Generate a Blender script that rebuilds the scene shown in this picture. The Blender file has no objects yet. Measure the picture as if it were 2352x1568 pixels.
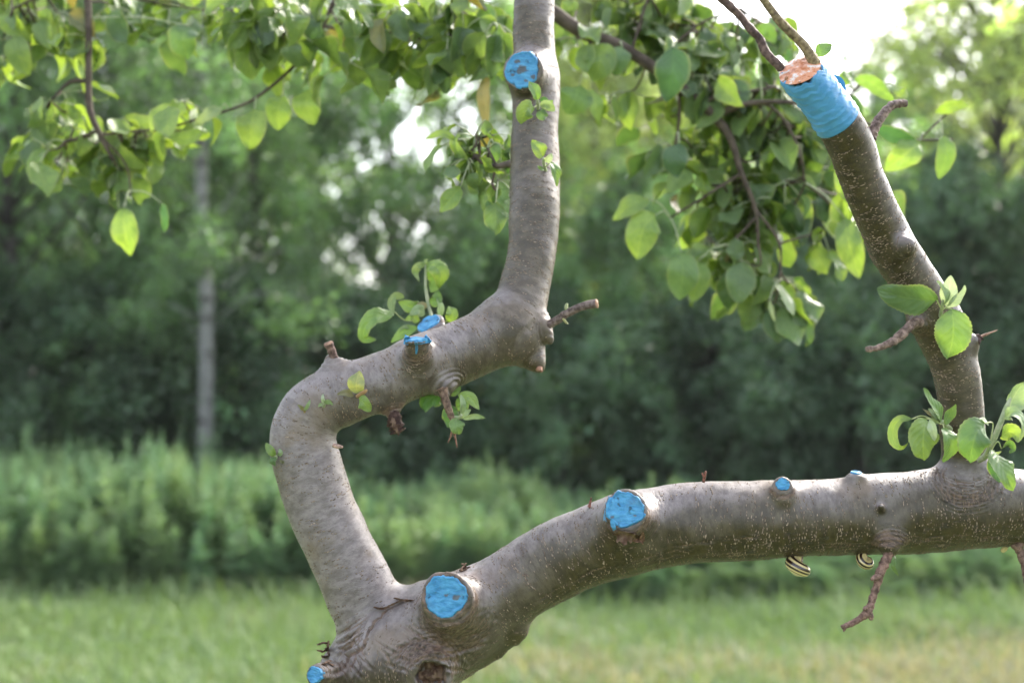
import bpy, math, random
import numpy as np
from mathutils import Vector
from mathutils.bvhtree import BVHTree
random.seed(7)
RNG = np.random.default_rng(11)
sc = bpy.context.scene
C = sc.collection
# ------------------------------------------------------------------ camera
CAM = np.array([0.0, 0.0, 1.4]); FPX = 3266.7; PITCH = math.atan(116/3266.7)
FWD = np.array([0, math.cos(PITCH), math.sin(PITCH)]); UP = np.array([0, -math.sin(PITCH), math.cos(PITCH)]); RT = np.array([1.0, 0, 0])
cd = bpy.data.cameras.new('camera'); cam = bpy.data.objects.new('camera', cd); C.objects.link(cam)
cam.location = CAM; cam.rotation_euler = (math.pi/2+PITCH, 0, 0)
cd.lens = 50; cd.sensor_width = 36; cd.clip_start = 0.05; cd.clip_end = 1500
cd.dof.use_dof = True; cd.dof.focus_distance = 1.125; cd.dof.aperture_fstop = 5.6; cd.dof.aperture_blades = 0
sc.camera = cam
# ------------------------------------------------------------------ sky and sun
SUN_EL, SUN_AZ = math.radians(38), math.radians(38)       # azimuth from +Y (away from the camera) towards +X
w = bpy.data.worlds.new('World'); sc.world = w; w.use_nodes = True
nt = w.node_tree; nt.nodes.clear()
o_ = nt.nodes.new('ShaderNodeOutputWorld'); bg = nt.nodes.new('ShaderNodeBackground'); sky = nt.nodes.new('ShaderNodeTexSky')
hs = nt.nodes.new('ShaderNodeHueSaturation'); hs.inputs['Saturation'].default_value = 0.45
sky.sky_type = 'NISHITA'; sky.sun_disc = False; sky.sun_elevation = SUN_EL; sky.sun_rotation = SUN_AZ
sky.dust_density = 3.0; sky.air_density = 1.0; sky.ozone_density = 1.0
nt.links.new(sky.outputs[0], hs.inputs['Color']); nt.links.new(hs.outputs[0], bg.inputs['Color']); nt.links.new(bg.outputs[0], o_.inputs[0])
bg.inputs['Strength'].default_value = 0.15
sd = bpy.data.lights.new('sun', 'SUN'); so = bpy.data.objects.new('sun', sd); C.objects.link(so)
sd.energy = 1.5; sd.angle = math.radians(10); sd.color = (1, .93, .8)
sdir = Vector((math.sin(SUN_AZ)*math.cos(SUN_EL), math.cos(SUN_AZ)*math.cos(SUN_EL), math.sin(SUN_EL)))
so.rotation_euler = sdir.to_track_quat('Z', 'Y').to_euler(); so.location = (3, 3, 12)
vs = sc.view_settings; sc.display_settings.display_device = 'sRGB'
vs.view_transform = 'Standard'; vs.look = 'None'; vs.gamma = 1; vs.use_curve_mapping = False; vs.exposure = 2.08
cy = sc.cycles
cy.use_denoising = True; cy.max_bounces = 8; cy.diffuse_bounces = 4; cy.glossy_bounces = 3; cy.transmission_bounces = 4
cy.use_adaptive_sampling = True; cy.adaptive_threshold = 0.02

# ------------------------------------------------------------------ helpers
def P(px, py, d):
    """point whose distance along the viewing axis is d (metres), seen at (px, py) of a 2352 px wide picture"""
    return CAM + d*(FWD + RT*((px-1176)/FPX) + UP*((784-py)/FPX))
def nrm(v):
    v = np.asarray(v, float); return v/np.maximum(np.linalg.norm(v, axis=-1, keepdims=True), 1e-12)
def cat(pts, n):
    """Catmull-Rom through pts (any columns), n samples per span"""
    p = np.array(pts, float); p = np.vstack([2*p[0]-p[1], p, 2*p[-1]-p[-2]])
    out = []
    for i in range(1, len(p)-2):
        t = np.linspace(0, 1, n, endpoint=False)[:, None]
        a, b, c, d = p[i-1], p[i], p[i+1], p[i+2]
        out.append(.5*(2*b+(c-a)*t+(2*a-5*b+4*c-d)*t**2+(3*b-a-3*c+d)*t**3))
    return np.vstack(out+[p[-2][None]])
def pix(pts, n=6):
    """[(px,py,r_px,d)] -> resampled centreline (N,3) and radii (N,)"""
    q = cat(pts, n)
    return np.array([P(a, b, d) for a, b, r, d in q]), q[:, 2]*q[:, 3]/FPX
def frames(pts):
    T = nrm(np.gradient(pts, axis=0)); N = np.zeros_like(T)
    a = np.array([0, -1.0, 0.05]); N[0] = nrm(a-T[0]*(a@T[0]))
    for i in range(1, len(T)):
        v = N[i-1]-T[i]*(N[i-1]@T[i]); N[i] = nrm(v)
    return T, N, np.cross(T, N)
def hash3(i, j, k, seed):
    h = (i.astype(np.int64)*374761393+j.astype(np.int64)*668265263+k.astype(np.int64)*2147483647+seed*974711) & 0x7fffffff
    h = ((h ^ (h >> 13))*1274126177) & 0x7fffffff
    return ((h ^ (h >> 16)) & 0xffff)/65535.0*2-1
def vnoise(p, scale, seed=0, octaves=1):
    out = 0; amp = 1.0
    for o in range(octaves):
        q = p*scale*(2**o)+seed*17.13; f = np.floor(q); t = q-f; t = t*t*(3-2*t); i = f.astype(np.int64)
        r = 0
        for a in (0, 1):
            for b in (0, 1):
                for c in (0, 1):
                    wgt = (t[..., 0] if a else 1-t[..., 0])*(t[..., 1] if b else 1-t[..., 1])*(t[..., 2] if c else 1-t[..., 2])
                    r = r+wgt*hash3(i[..., 0]+a, i[..., 1]+b, i[..., 2]+c, seed+o)
        out = out+amp*r; amp *= .5
    return out
class MB:
    """collects numpy geometry for ONE mesh"""
    def __init__(s): s.v = []; s.f = []; s.m = []; s.t = []; s.uv = []; s.n = 0
    def add(s, v, f, mat=0, tint=None, uv=None):
        v = np.asarray(v, float).reshape(-1, 3); f = np.asarray(f, np.int64)
        s.v.append(v); s.f.append(f+s.n); s.m.append(np.full(len(f), mat)); s.n += len(v)
        tt = np.ones((len(v), 4)); 
        if tint is not None: tt[:, :3] = tint
        s.t.append(tt); s.uv.append(np.zeros((len(v), 2)) if uv is None else np.asarray(uv, float).reshape(-1, 2))
    def build(s, name, mats, parent=None, off=None, smooth=True, attrs=None):
        me = bpy.data.meshes.new(name)
        v = np.vstack(s.v)
        if off is not None: v = v-np.asarray(off)
        me.vertices.add(len(v)); me.vertices.foreach_set('co', v.astype(np.float32).ravel())
        tot = np.concatenate([np.full(len(f), f.shape[1]) for f in s.f]); loops = np.concatenate([f.ravel() for f in s.f])
        me.loops.add(len(loops)); me.loops.foreach_set('vertex_index', loops.astype(np.int32))
        me.polygons.add(len(tot)); me.polygons.foreach_set('loop_start', np.concatenate([[0], np.cumsum(tot)[:-1]]).astype(np.int32))
        me.polygons.foreach_set('material_index', np.concatenate(s.m).astype(np.int32))
        me.polygons.foreach_set('use_smooth', np.full(len(tot), smooth))
        for m in (mats if isinstance(mats, (list, tuple)) else [mats]): me.materials.append(m)
        a = me.attributes.new('tint', 'FLOAT_COLOR', 'POINT'); a.data.foreach_set('color', np.vstack(s.t).astype(np.float32).ravel())
        a = me.attributes.new('luv', 'FLOAT_VECTOR', 'POINT'); uv = np.vstack(s.uv); a.data.foreach_set('vector', np.hstack([uv, np.zeros((len(uv), 1))]).astype(np.float32).ravel())
        for k, arr in (attrs or {}).items():
            if arr.ndim == 1: a = me.attributes.new(k, 'FLOAT', 'POINT'); a.data.foreach_set('value', arr.astype(np.float32))
            else: a = me.attributes.new(k, 'FLOAT_VECTOR', 'POINT'); a.data.foreach_set('vector', arr.astype(np.float32).ravel())
        me.update(calc_edges=True); me.validate()
        o = bpy.data.objects.new(name, me); C.objects.link(o)
        if parent is not None: o.parent = parent
        return o
def tubegeo(pts, rad, seg=10, cap=True):
    pts = np.asarray(pts, float); rad = np.broadcast_to(np.asarray(rad, float), (len(pts),))
    T, N, B = frames(pts); a = np.linspace(0, 2*math.pi, seg, endpoint=False)
    v = pts[:, None]+rad[:, None, None]*(np.cos(a)[None, :, None]*N[:, None]+np.sin(a)[None, :, None]*B[:, None])
    v = v.reshape(-1, 3); n = len(pts)
    i = np.arange(n-1)[:, None]*seg; j = np.arange(seg)[None]; j2 = (j+1) % seg
    f = np.stack([i+j, i+j2, i+seg+j2, i+seg+j], -1).reshape(-1, 4)
    fs = [f]
    if cap:
        v = np.vstack([v, pts[0]-T[0]*rad[0]*.25, pts[-1]+T[-1]*rad[-1]*.25]); a0 = len(v)-2; j = np.arange(seg)
        fs.append(np.stack([np.full(seg, a0), (j+1) % seg, j], -1)); e = (n-1)*seg
        fs.append(np.stack([np.full(seg, a0+1), e+j, e+(j+1) % seg], -1))
    return v, fs
def addtube(mb, pts, rad, seg=10, mat=0, tint=None):
    v, fs = tubegeo(pts, rad, seg); n0 = mb.n
    mb.add(v, fs[0], mat, tint)
    for f in fs[1:]:
        mb.f.append(f+n0); mb.m.append(np.full(len(f), mat))
def empty(name, loc):
    o = bpy.data.objects.new(name, None); C.objects.link(o); o.location = loc; o.empty_display_size = .1; return o
def tag(o, label=None, cat=None, group=None, kind=None):
    if label: o['label'] = label
    if cat: o['category'] = cat
    if group: o['group'] = group
    if kind: o['kind'] = kind
    return o
# ------------------------------------------------------------------ materials
class NT:
    def __init__(s, name):
        s.m = bpy.data.materials.new(name); s.m.use_nodes = True; s.t = s.m.node_tree; s.t.nodes.clear()
        s.out = s.t.nodes.new('ShaderNodeOutputMaterial')
    def n(s, typ, ins=None, **kw):
        nd = s.t.nodes.new('ShaderNode'+typ)
        for k, v in kw.items(): setattr(nd, k, v)
        for k, v in (ins or {}).items():
            if isinstance(v, bpy.types.NodeSocket): s.t.links.new(v, nd.inputs[k])
            else: nd.inputs[k].default_value = v
        return nd
    def attr(s, name, out='Color'): return s.n('Attribute', attribute_name=name).outputs[out]
    def mix(s, f, a, b, mode='MIX'):
        nd = s.t.nodes.new('ShaderNodeMix'); nd.data_type = 'RGBA'; nd.blend_type = mode
        for k, v in ((0, f), (6, a), (7, b)):
            if isinstance(v, bpy.types.NodeSocket): s.t.links.new(v, nd.inputs[k])
            else: nd.inputs[k].default_value = v if k == 0 else (v[0], v[1], v[2], 1)
        return nd.outputs[2]
    def math(s, op, a, b=0.0, c=0.0):
        nd = s.t.nodes.new('ShaderNodeMath'); nd.operation = op
        for k, v in ((0, a), (1, b), (2, c)):
            if isinstance(v, bpy.types.NodeSocket): s.t.links.new(v, nd.inputs[k])
            else: nd.inputs[k].default_value = v
        return nd.outputs[0]
    def ramp(s, f, a, b, lo=0.0, hi=1.0):
        nd = s.n('MapRange', {'Value': f, 'From Min': a, 'From Max': b, 'To Min': lo, 'To Max': hi}, interpolation_type='SMOOTHSTEP'); return nd.outputs[0]
    def noise(s, vec, scale, detail=3, rough=.55, out='Fac'):
        return s.n('TexNoise', {'Vector': vec, 'Scale': scale, 'Detail': detail, 'Roughness': rough}).outputs[out]
    def vmul(s, vec, m):
        nd = s.n('VectorMath', {0: vec, 1: m}, operation='MULTIPLY'); return nd.outputs[0]
    def bump(s, h, strength, dist, normal=None):
        ins = {'Height': h, 'Strength': strength, 'Distance': dist}
        if normal is not None: ins['Normal'] = normal
        return s.n('Bump', ins).outputs[0]
    def done(s, sh): s.t.links.new(sh, s.out.inputs[0]); return s.m
def obj_co(n): return n.n('TexCoord').outputs['Object']
def leaf_material(name, transl=.38, rough=.38, veins=True, under=.35, tcol=(1.75, 1.65, .72)):
    n = NT(name); t = n.attr('tint'); co = obj_co(n)
    col = n.mix(n.ramp(n.noise(co, 90, 3), .35, .7), t, n.mix(1, t, (.72, .8, .7), 'MULTIPLY'))
    back = n.n('NewGeometry').outputs['Backfacing']
    nrm_ = None
    if veins:
        uv = n.n('SeparateXYZ', {0: n.attr('luv', 'Vector')})
        u, v = uv.outputs[0], uv.outputs[1]; av = n.math('ABSOLUTE', v)
        mid = n.ramp(av, .012, .075, 1, 0)
        ph = n.math('SINE', n.math('MULTIPLY', n.math('SUBTRACT', u, n.math('MULTIPLY', av, .32)), 42))
        lat = n.ramp(ph, .90, 1.0)
        vein = n.math('MAXIMUM', mid, n.math('MULTIPLY', lat, .5))
        col = n.mix(n.math('MULTIPLY', vein, .28), col, n.mix(1, t, (1.9, 1.6, 1.6), 'MULTIPLY'))
        h = n.math('ADD', n.math('MULTIPLY', ph, -.22), n.math('MULTIPLY', n.noise(co, 200, 4), 1.2))
        nrm_ = n.bump(h, .55, .0012)
        edge = n.ramp(av, .80, 1.0); col = n.mix(n.math('MULTIPLY', edge, .35), col, (.30, .30, .16))
    face = n.mix(n.math('MULTIPLY', back, under), col, (.26, .36, .22))
    ins = {'Base Color': face, 'Roughness': rough, 'Specular IOR Level': .45}
    if nrm_ is not None: ins['Normal'] = nrm_
    p = n.n('BsdfPrincipled', ins).outputs[0]
    tr = n.n('BsdfTranslucent', {'Color': n.mix(1, col, tcol, 'MULTIPLY')}).outputs[0]
    return n.done(n.n('MixShader', {0: transl, 1: p, 2: tr}).outputs[0])
M = {}
M['leaf'] = leaf_material('apple_leaf')
M['paleleaf'] = leaf_material('woolly_young_leaf', .22, .6, True, .3, (1.5, 1.55, .8))
M['farleaf'] = leaf_material('forest_leaf', .42, .30, False, .3, (1.5, 1.6, .7))
M['weedleaf'] = leaf_material('weed_leaf', .3, .6, False, .2, (1.3, 1.4, .7))
def simple(name, c1, c2, scale=60, rough=.7, bump=.5, dist=.001, tint=False, spec=.3):
    n = NT(name); co = obj_co(n); f = n.ramp(n.noise(co, scale, 5), .35, .65)
    col = n.mix(f, c1, c2)
    if tint: col = n.mix(1, col, n.attr('tint'), 'MULTIPLY')
    b = n.bump(n.noise(co, scale*3, 4), bump, dist)
    return n.done(n.n('BsdfPrincipled', {'Base Color': col, 'Roughness': rough, 'Normal': b, 'Specular IOR Level': spec}).outputs[0])
M['twig'] = simple('twig_bark', (.13, .10, .085), (.33, .28, .25), 320, .6, 1, .0012, True)
M['stem'] = simple('green_stem', (.30, .36, .20), (.42, .44, .30), 200, .6, .3, .0005, True)
M['flake'] = simple('peeling_bark', (.10, .055, .035), (.24, .16, .11), 150, .9, 1, .001)
M['cutwood'] = simple('cut_wood', (.42, .25, .17), (.22, .13, .09), 300, .8, 1, .0008)
M['limb'] = simple('leafy_limb_bark', (.06, .045, .035), (.13, .10, .08), 60, .8, .6, .001)
M['farbark'] = simple('forest_bark', (.04, .035, .03), (.09, .08, .07), 8, .9, .6, .02)
n = NT('birch_bark'); co = obj_co(n)
f = n.ramp(n.noise(n.vmul(co, (1, 1, 4)), 3.5, 4), .52, .62)
M['birch'] = n.done(n.n('BsdfPrincipled', {'Base Color': n.mix(f, (.21, .21, .20), (.06, .055, .05)), 'Roughness': .8}).outputs[0])
# smooth apple bark
n = NT('apple_bark'); bk = n.attr('bk', 'Vector'); co = obj_co(n)
big = n.noise(co, 16, 4, .6); jn = n.attr('joint', 'Fac')
def two(m_, s_, d_, r_): return n.mix(jn, n.noise(n.vmul(bk, m_), s_, d_, r_), n.noise(co, s_*1.3, d_, r_))
med = two((2.0, 1, 1), 75, 5, .7); fine = two((3.5, 1, 1), 260, 4, .65)
lilac = n.mix(n.ramp(med, .35, .65), (.150, .124, .118), (.262, .226, .220))
lilac = n.mix(n.math('MULTIPLY', n.ramp(big, .50, .66), .6), lilac, (.20, .145, .095))
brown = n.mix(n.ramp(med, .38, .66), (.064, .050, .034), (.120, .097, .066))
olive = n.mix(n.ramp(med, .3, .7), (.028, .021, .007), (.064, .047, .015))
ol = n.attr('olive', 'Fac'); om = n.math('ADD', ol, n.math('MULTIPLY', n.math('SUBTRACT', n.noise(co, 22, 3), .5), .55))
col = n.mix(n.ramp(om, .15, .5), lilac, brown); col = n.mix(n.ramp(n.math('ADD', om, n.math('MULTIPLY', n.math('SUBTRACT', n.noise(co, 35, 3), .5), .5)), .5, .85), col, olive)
wd = n.attr('wound', 'Fac')
wr = two((5, 1, 1), 120, 5, .7)
wcol = n.mix(n.ramp(wr, .35, .65), (.045, .03, .022), (.20, .13, .09))
col = n.mix(n.ramp(n.math('ADD', wd, n.math('MULTIPLY', n.math('SUBTRACT', wr, .5), .8)), .35, .75), col, wcol)
red = n.attr('redness', 'Fac'); col = n.mix(n.math('MULTIPLY', n.ramp(n.math('ADD', red, n.math('SUBTRACT', n.noise(co, 45, 4), .5)), .45, .8), .7), col, (.30, .18, .145))
col = n.mix(n.ramp(fine, .58, .72), col, n.mix(1, col, (.6, .58, .56), 'MULTIPLY'))
crk = two((.28, 1, 1), 420, 4, .7); cm = n.math('MULTIPLY', n.ramp(crk, .56, .66), n.ramp(n.math('ADD', ol, wd), .55, 1.0))
col = n.mix(n.math('MULTIPLY', cm, .75), col, (.03, .022, .014))
spk = n.ramp(n.noise(co, 900, 2), .66, .74); col = n.mix(n.math('MULTIPLY', spk, .5), col, (.07, .05, .045))
h = n.math('ADD', n.math('MULTIPLY', med, .6), n.math('MULTIPLY', fine, .5)); h = n.math('SUBTRACT', h, n.math('MULTIPLY', cm, .8))
h = n.math('ADD', h, n.math('MULTIPLY', n.math('MULTIPLY', wr, wd), 1.6))
M['bark'] = n.done(n.n('BsdfPrincipled', {'Base Color': col, 'Roughness': .42, 'Specular IOR Level': .5, 'Normal': n.bump(h, .6, .0011)}).outputs[0])
M['lenticel'] = simple('lenticel', (.22, .16, .12), (.38, .29, .22), 300, .8, .5, .0005, True)
n = NT('blue_wound_paint'); co = obj_co(n)
cr = n.noise(co, 120, 6, .7); br = n.noise(n.vmul(co, (1, 1, 2.0)), 110, 5, .65)
c_ = n.mix(n.ramp(br, .3, .7), (.028, .20, .42), (.085, .34, .58))
c_ = n.mix(n.ramp(n.noise(co, 45, 4, .6), .52, .68, 0, .55), c_, (.06, .13, .19))
c_ = n.mix(n.math('MULTIPLY', n.ramp(cr, .58, .66), .8), c_, (.05, .08, .085))
c_ = n.mix(n.math('MULTIPLY', n.attr('tint', 'Fac'), 1.0), (.09, .075, .06), c_)
M['paint'] = n.done(n.n('BsdfPrincipled', {'Base Color': c_, 'Roughness': .5, 'Specular IOR Level': .5, 'Normal': n.bump(n.math('SUBTRACT', br, n.math('MULTIPLY', n.ramp(cr, .60, .68), .7)), .8, .0016)}).outputs[0])
n = NT('blue_tape'); co = obj_co(n)
M['tape'] = n.done(n.n('BsdfPrincipled', {'Base Color': n.mix(n.noise(co, 50, 3), (.04, .22, .47), (.11, .36, .62)), 'Roughness': .33, 'Specular IOR Level': .5, 'Subsurface Weight': .1, 'Subsurface Radius': (.002, .003, .004), 'Normal': n.bump(n.noise(n.vmul(co, (1, 1, 5)), 90, 4), .35, .0015)}).outputs[0])
n = NT('grafting_wax'); co = obj_co(n); f = n.noise(n.vmul(co, (1, 1, 2)), 95, 5, .65)
wc = n.mix(n.ramp(f, .38, .5), (.50, .15, .05), (.72, .32, .18)); wc = n.mix(n.ramp(f, .52, .6), wc, (.85, .74, .70))
wc = n.mix(n.ramp(n.noise(co, 120, 3), .60, .66), wc, (.25, .10, .03))
M['wax'] = n.done(n.n('BsdfPrincipled', {'Base Color': wc, 'Roughness': .25, 'Normal': n.bump(f, 1, .002)}).outputs[0])
n = NT('striped_shell'); t = n.attr('tint', 'Fac'); co = obj_co(n)
M['shell'] = n.done(n.n('BsdfPrincipled', {'Base Color': n.mix(t, (.022, .008, .006), n.mix(n.noise(co, 500, 3), (.62, .48, .20), (.72, .60, .32))), 'Roughness': .16, 'Coat Weight': .6, 'Coat Roughness': .08, 'Normal': n.bump(n.noise(n.attr('luv', 'Vector'), 40, 2), .15, .0003)}).outputs[0])
M['lip'] = simple('shell_lip', (.10, .05, .035), (.45, .38, .30), 300, .3, .2, .0003)
M['body'] = simple('snail_body', (.10, .08, .06), (.20, .16, .12), 700, .3, .8, .0006)
n = NT('meadow_ground'); co = obj_co(n)
g = n.noise(co, .9, 4, .6); g2 = n.noise(co, 9, 4, .7)
gc = n.mix(n.ramp(g, .42, .62), (.09, .14, .05), (.20, .18, .12)); gc = n.mix(n.ramp(g2, .4, .7), gc, (.06, .10, .03))
M['ground'] = n.done(n.n('BsdfPrincipled', {'Base Color': gc, 'Roughness': .95, 'Specular IOR Level': .1, 'Normal': n.bump(g2, .8, .05)}).outputs[0])
# ------------------------------------------------------------------ the apple tree: one sculpted wood surface
BASE = np.array([P(840, 1750, 1.22)[0]-.02, 1.25, 0.0])
tree = empty('apple_tree', BASE)
tag(tree, 'grey-barked apple tree with bent limbs, blue painted pruning cuts and a blue taped graft', 'tree')
H = 0.00115
BIG = .05
lo = np.minimum(P(585, 1640, 1.25), P(585, 1640, 1.03)); lo[1] = 1.0
hi = np.maximum(P(2440, -40, 1.4), P(2440, -40, 1.0)); hi[1] = 1.40
dims = np.ceil((hi-lo)/H).astype(int)
F = np.full(dims, BIG, np.float32)
CID = [0]
SAM = []      # (point, radius, T, N, B, s, olive weight)
def box(bl, bh):
    a = np.clip(np.floor((bl-lo)/H).astype(int), 0, dims); b = np.clip(np.ceil((bh-lo)/H).astype(int)+1, 0, dims); return a, b
def axes(a, b): return [(lo[i]+H*np.arange(a[i], b[i])).astype(np.float32) for i in range(3)]
def smin(a, b, k):
    h = np.maximum(k-np.abs(a-b), 0)/k; return np.minimum(a, b)-h*h*k*.25
def smax(a, b, k):
    h = np.maximum(k-np.abs(a-b), 0)/k; return np.maximum(a, b)+h*h*k*.25
def chain(spec, k, olive, cut=None, n=6, register=True, lip=None):
    pts, rad = pix(spec, n); mar = k+.004
    bl, bh = (pts-rad[:, None]).min(0)-mar, (pts+rad[:, None]).max(0)+mar
    a, b = box(bl, bh)
    if (b <= a).any(): return pts, rad
    L = np.full(b-a, BIG, np.float32)
    for i in range(len(pts)-1):
        p, q, r1, r2 = pts[i], pts[i+1], rad[i], rad[i+1]; rm = max(r1, r2)+mar
        a2, b2 = box(np.minimum(p, q)-rm, np.maximum(p, q)+rm); a2 = np.maximum(a2, a); b2 = np.minimum(b2, b)
        if (b2 <= a2).any(): continue
        X, Y, Z = axes(a2, b2); dx, dy, dz = X[:, None, None]-p[0], Y[None, :, None]-p[1], Z[None, None]-p[2]
        ab = q-p; l2 = float(ab@ab)+1e-12
        t = np.clip((dx*ab[0]+dy*ab[1]+dz*ab[2])/l2, 0, 1)
        d = np.sqrt((dx-t*ab[0])**2+(dy-t*ab[1])**2+(dz-t*ab[2])**2)-(r1+(r2-r1)*t)
        sl = tuple(slice(a2[j]-a[j], b2[j]-a[j]) for j in range(3)); L[sl] = np.minimum(L[sl], d)
    if cut is not None:
        c0, cn = cut; X, Y, Z = axes(a, b)
        pl = (X[:, None, None]-c0[0])*cn[0]+(Y[None, :, None]-c0[1])*cn[1]+(Z[None, None]-c0[2])*cn[2]
        L = smax(L, pl, .003)
        if lip is not None:       # rounded callus ring around the cut
            R, rr = lip; dx, dy, dz = X[:, None, None]-c0[0], Y[None, :, None]-c0[1], Z[None, None]-c0[2]
            rad2 = np.sqrt(np.maximum(dx*dx+dy*dy+dz*dz-pl*pl, 0))
            L = smin(L, np.sqrt((rad2-R)**2+(pl+.0005)**2)-rr, .004)
    sl = tuple(slice(a[j], b[j]) for j in range(3))
    F[sl] = smin(F[sl], L, k)
    if register:
        T, N, B = frames(pts); s = np.concatenate([[0], np.cumsum(np.linalg.norm(np.diff(pts, axis=0), axis=1))])+random.random()*3
        CID[0] += 1
        for i in range(len(pts)): SAM.append((*pts[i], rad[i], *T[i], *N[i], *B[i], s[i], olive[0]+(olive[1]-olive[0])*i/(len(pts)-1), CID[0]))
    return pts, rad
def cutdir(ix, iy, toward):           # image right, image up, towards the camera
    return nrm(RT*ix+UP*iy-FWD*toward)
TR = [(990, 1425, 92, 1.195), (945, 1475, 115, 1.20), (905, 1530, 140, 1.205), (868, 1600, 155, 1.215), (845, 1700, 160, 1.22)]
AL = [(905, 1480, 86, 1.20), (848, 1400, 82, 1.2), (812, 1325, 80, 1.2), (777, 1250, 79, 1.2), (738, 1165, 78, 1.2), (712, 1085, 78, 1.2), (695, 1015, 77, 1.2), (708, 960, 74, 1.2), (745, 925, 70, 1.2), (784, 910, 68, 1.2), (826, 894, 67, 1.2), (900, 868, 68, 1.205), (957, 843, 70, 1.21), (1040, 815, 71, 1.22), (1110, 786, 72, 1.23), (1160, 752, 68, 1.235)]
AU = [(1160, 752, 68, 1.235), (1193, 705, 62, 1.24), (1210, 640, 58, 1.25), (1224, 550, 56, 1.26), (1228, 470, 56, 1.27), (1228, 400, 57, 1.285), (1230, 290, 54, 1.30), (1232, 215, 53, 1.31), (1229, 150, 50, 1.32), (1226, 80, 48, 1.33), (1227, 0, 45, 1.34), (1228, -80, 44, 1.35)]
BL = [(950, 1490, 110, 1.19), (1015, 1455, 98, 1.185), (1070, 1415, 88, 1.18), (1125, 1375, 85, 1.175), (1185, 1340, 87, 1.17), (1250, 1302, 88, 1.17), (1335, 1262, 90, 1.165), (1420, 1232, 92, 1.16), (1500, 1212, 92, 1.16), (1600, 1200, 92, 1.155), (1700, 1195, 92, 1.15), (1800, 1191, 89, 1.15), (1900, 1188, 88, 1.15), (2000, 1181, 91, 1.15), (2080, 1177, 93, 1.15), (2160, 1170, 95, 1.15), (2250, 1163, 94, 1.15), (2352, 1167, 87, 1.15), (2480, 1172, 84, 1.15)]
CL = [(2226, 1130, 66, 1.15), (2220, 1090, 58, 1.15), (2216, 1050, 52, 1.15), (2212, 1000, 50, 1.147), (2203, 900, 51, 1.143), (2185, 815, 55, 1.14), (2165, 762, 58, 1.137), (2140, 712, 57, 1.133), (2116, 668, 54, 1.13), (2086, 622, 54, 1.125), (2058, 582, 55, 1.12), (2032, 530, 53, 1.112), (2003, 468, 51, 1.103), (1980, 405, 50, 1.095), (1960, 345, 52, 1.087), (1932, 290, 51, 1.078), (1900, 240, 44, 1.069), (1868, 195, 43, 1.062), (1820, 130, 43, 1.055)]
chain(TR, .012, (.1, .1), n=5)
chain(AL, .016, (.12, .45), n=5)
chain(AU, .012, (.8, .75), n=5)
chain(BL, .018, (.55, 1.0), n=5)
CUT_G = (P(1838, 163, 1.055), cutdir(-.45, .62, .62))
cp, cr_ = chain(CL, .013, (.75, .75), cut=CUT_G, n=5)
# knob in the fork of the left limb, small bud
chain([(1180, 770, 62, 1.235), (1212, 805, 40, 1.235), (1228, 828, 24, 1.23), (1238, 842, 12, 1.23)], .010, (.5, .8))
chain([(1235, 745, 34, 1.235), (1252, 765, 17, 1.23), (1263, 782, 9, 1.23)], .006, (.4, .4))
CUTS = {}
def stub(name, spec, p0, nd, lip, disc, k=.010, ol=(.6, .6)):
    c = (P(*p0), cutdir(*nd)); chain(spec, k, ol, cut=c, lip=(lip[0]*p0[2]/FPX, lip[1]*p0[2]/FPX), n=5); CUTS[name] = (c, disc)
stub('big', [(1064, 1436, 86, 1.170), (1042, 1402, 72, 1.142), (1026, 1375, 54, 1.088)], (1024, 1368, 1.100), (-.06, .12, .97), (52, 2.5), (51, 50), .030)
stub('mid', [(1454, 1218, 64, 1.152), (1444, 1194, 54, 1.128), (1437, 1172, 45, 1.085)], (1437, 1170, 1.100), (-.12, .24, .95), (44, 2.5), (44, 43), .022)
stub('small', [(1800, 1150, 26, 1.14), (1798, 1115, 21, 1.118)], (1797, 1113, 1.124), (0, .3, .93), (17, 3), (17, 15), .012)
stub('top', [(1966, 1112, 22, 1.14), (1966, 1080, 16, 1.14)], (1966, 1091, 1.14), (0.05, .98, .1), (11, 5), (13, 13), .006)
stub('high', [(1228, 180, 46, 1.325), (1212, 168, 46, 1.30), (1200, 160, 44, 1.26)], (1200, 161, 1.278), (-.25, .05, .95), (42, 3), (41, 46), .014)
stub('flat', [(965, 838, 36, 1.195), (960, 805, 27, 1.178), (957, 775, 25, 1.17)], (957, 782, 1.167), (-.05, .97, .20), (24, 2), (28, 20), .016)
stub('rear', [(1010, 810, 40, 1.25), (996, 765, 32, 1.275), (985, 730, 30, 1.29)], (988, 746, 1.285), (-.45, .75, .45), (26, 6), (31, 31), .010)
stub('edge', [(765, 1560, 40, 1.15), (738, 1552, 28, 1.125), (722, 1548, 20, 1.10)], (727, 1549, 1.108), (-.5, .2, .84), (18, 3), (20, 19), .016)
stub('hollow', [(930, 1530, 84, 1.168), (970, 1545, 64, 1.145), (992, 1556, 50, 1.108)], (990, 1552, 1.118), (.12, -.05, .98), (40, 8), (0, 0), .028)
# carve the hollow
c0 = CUTS['hollow'][0][0]; a, b = box(c0-.03, c0+.03); X, Y, Z = axes(a, b)
d = np.sqrt((X[:, None, None]-c0[0])**2*1.15+((Y[None, :, None]-c0[1]-.002)*.8)**2+(Z[None, None]-c0[2])**2*.9)-.0115-.0018*np.sin((X[:, None, None]-c0[0])*420)*np.cos((Z[None, None]-c0[2])*380)
sl = tuple(slice(a[j], b[j]) for j in range(3)); F[sl] = smax(F[sl], -d, .003)
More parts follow.
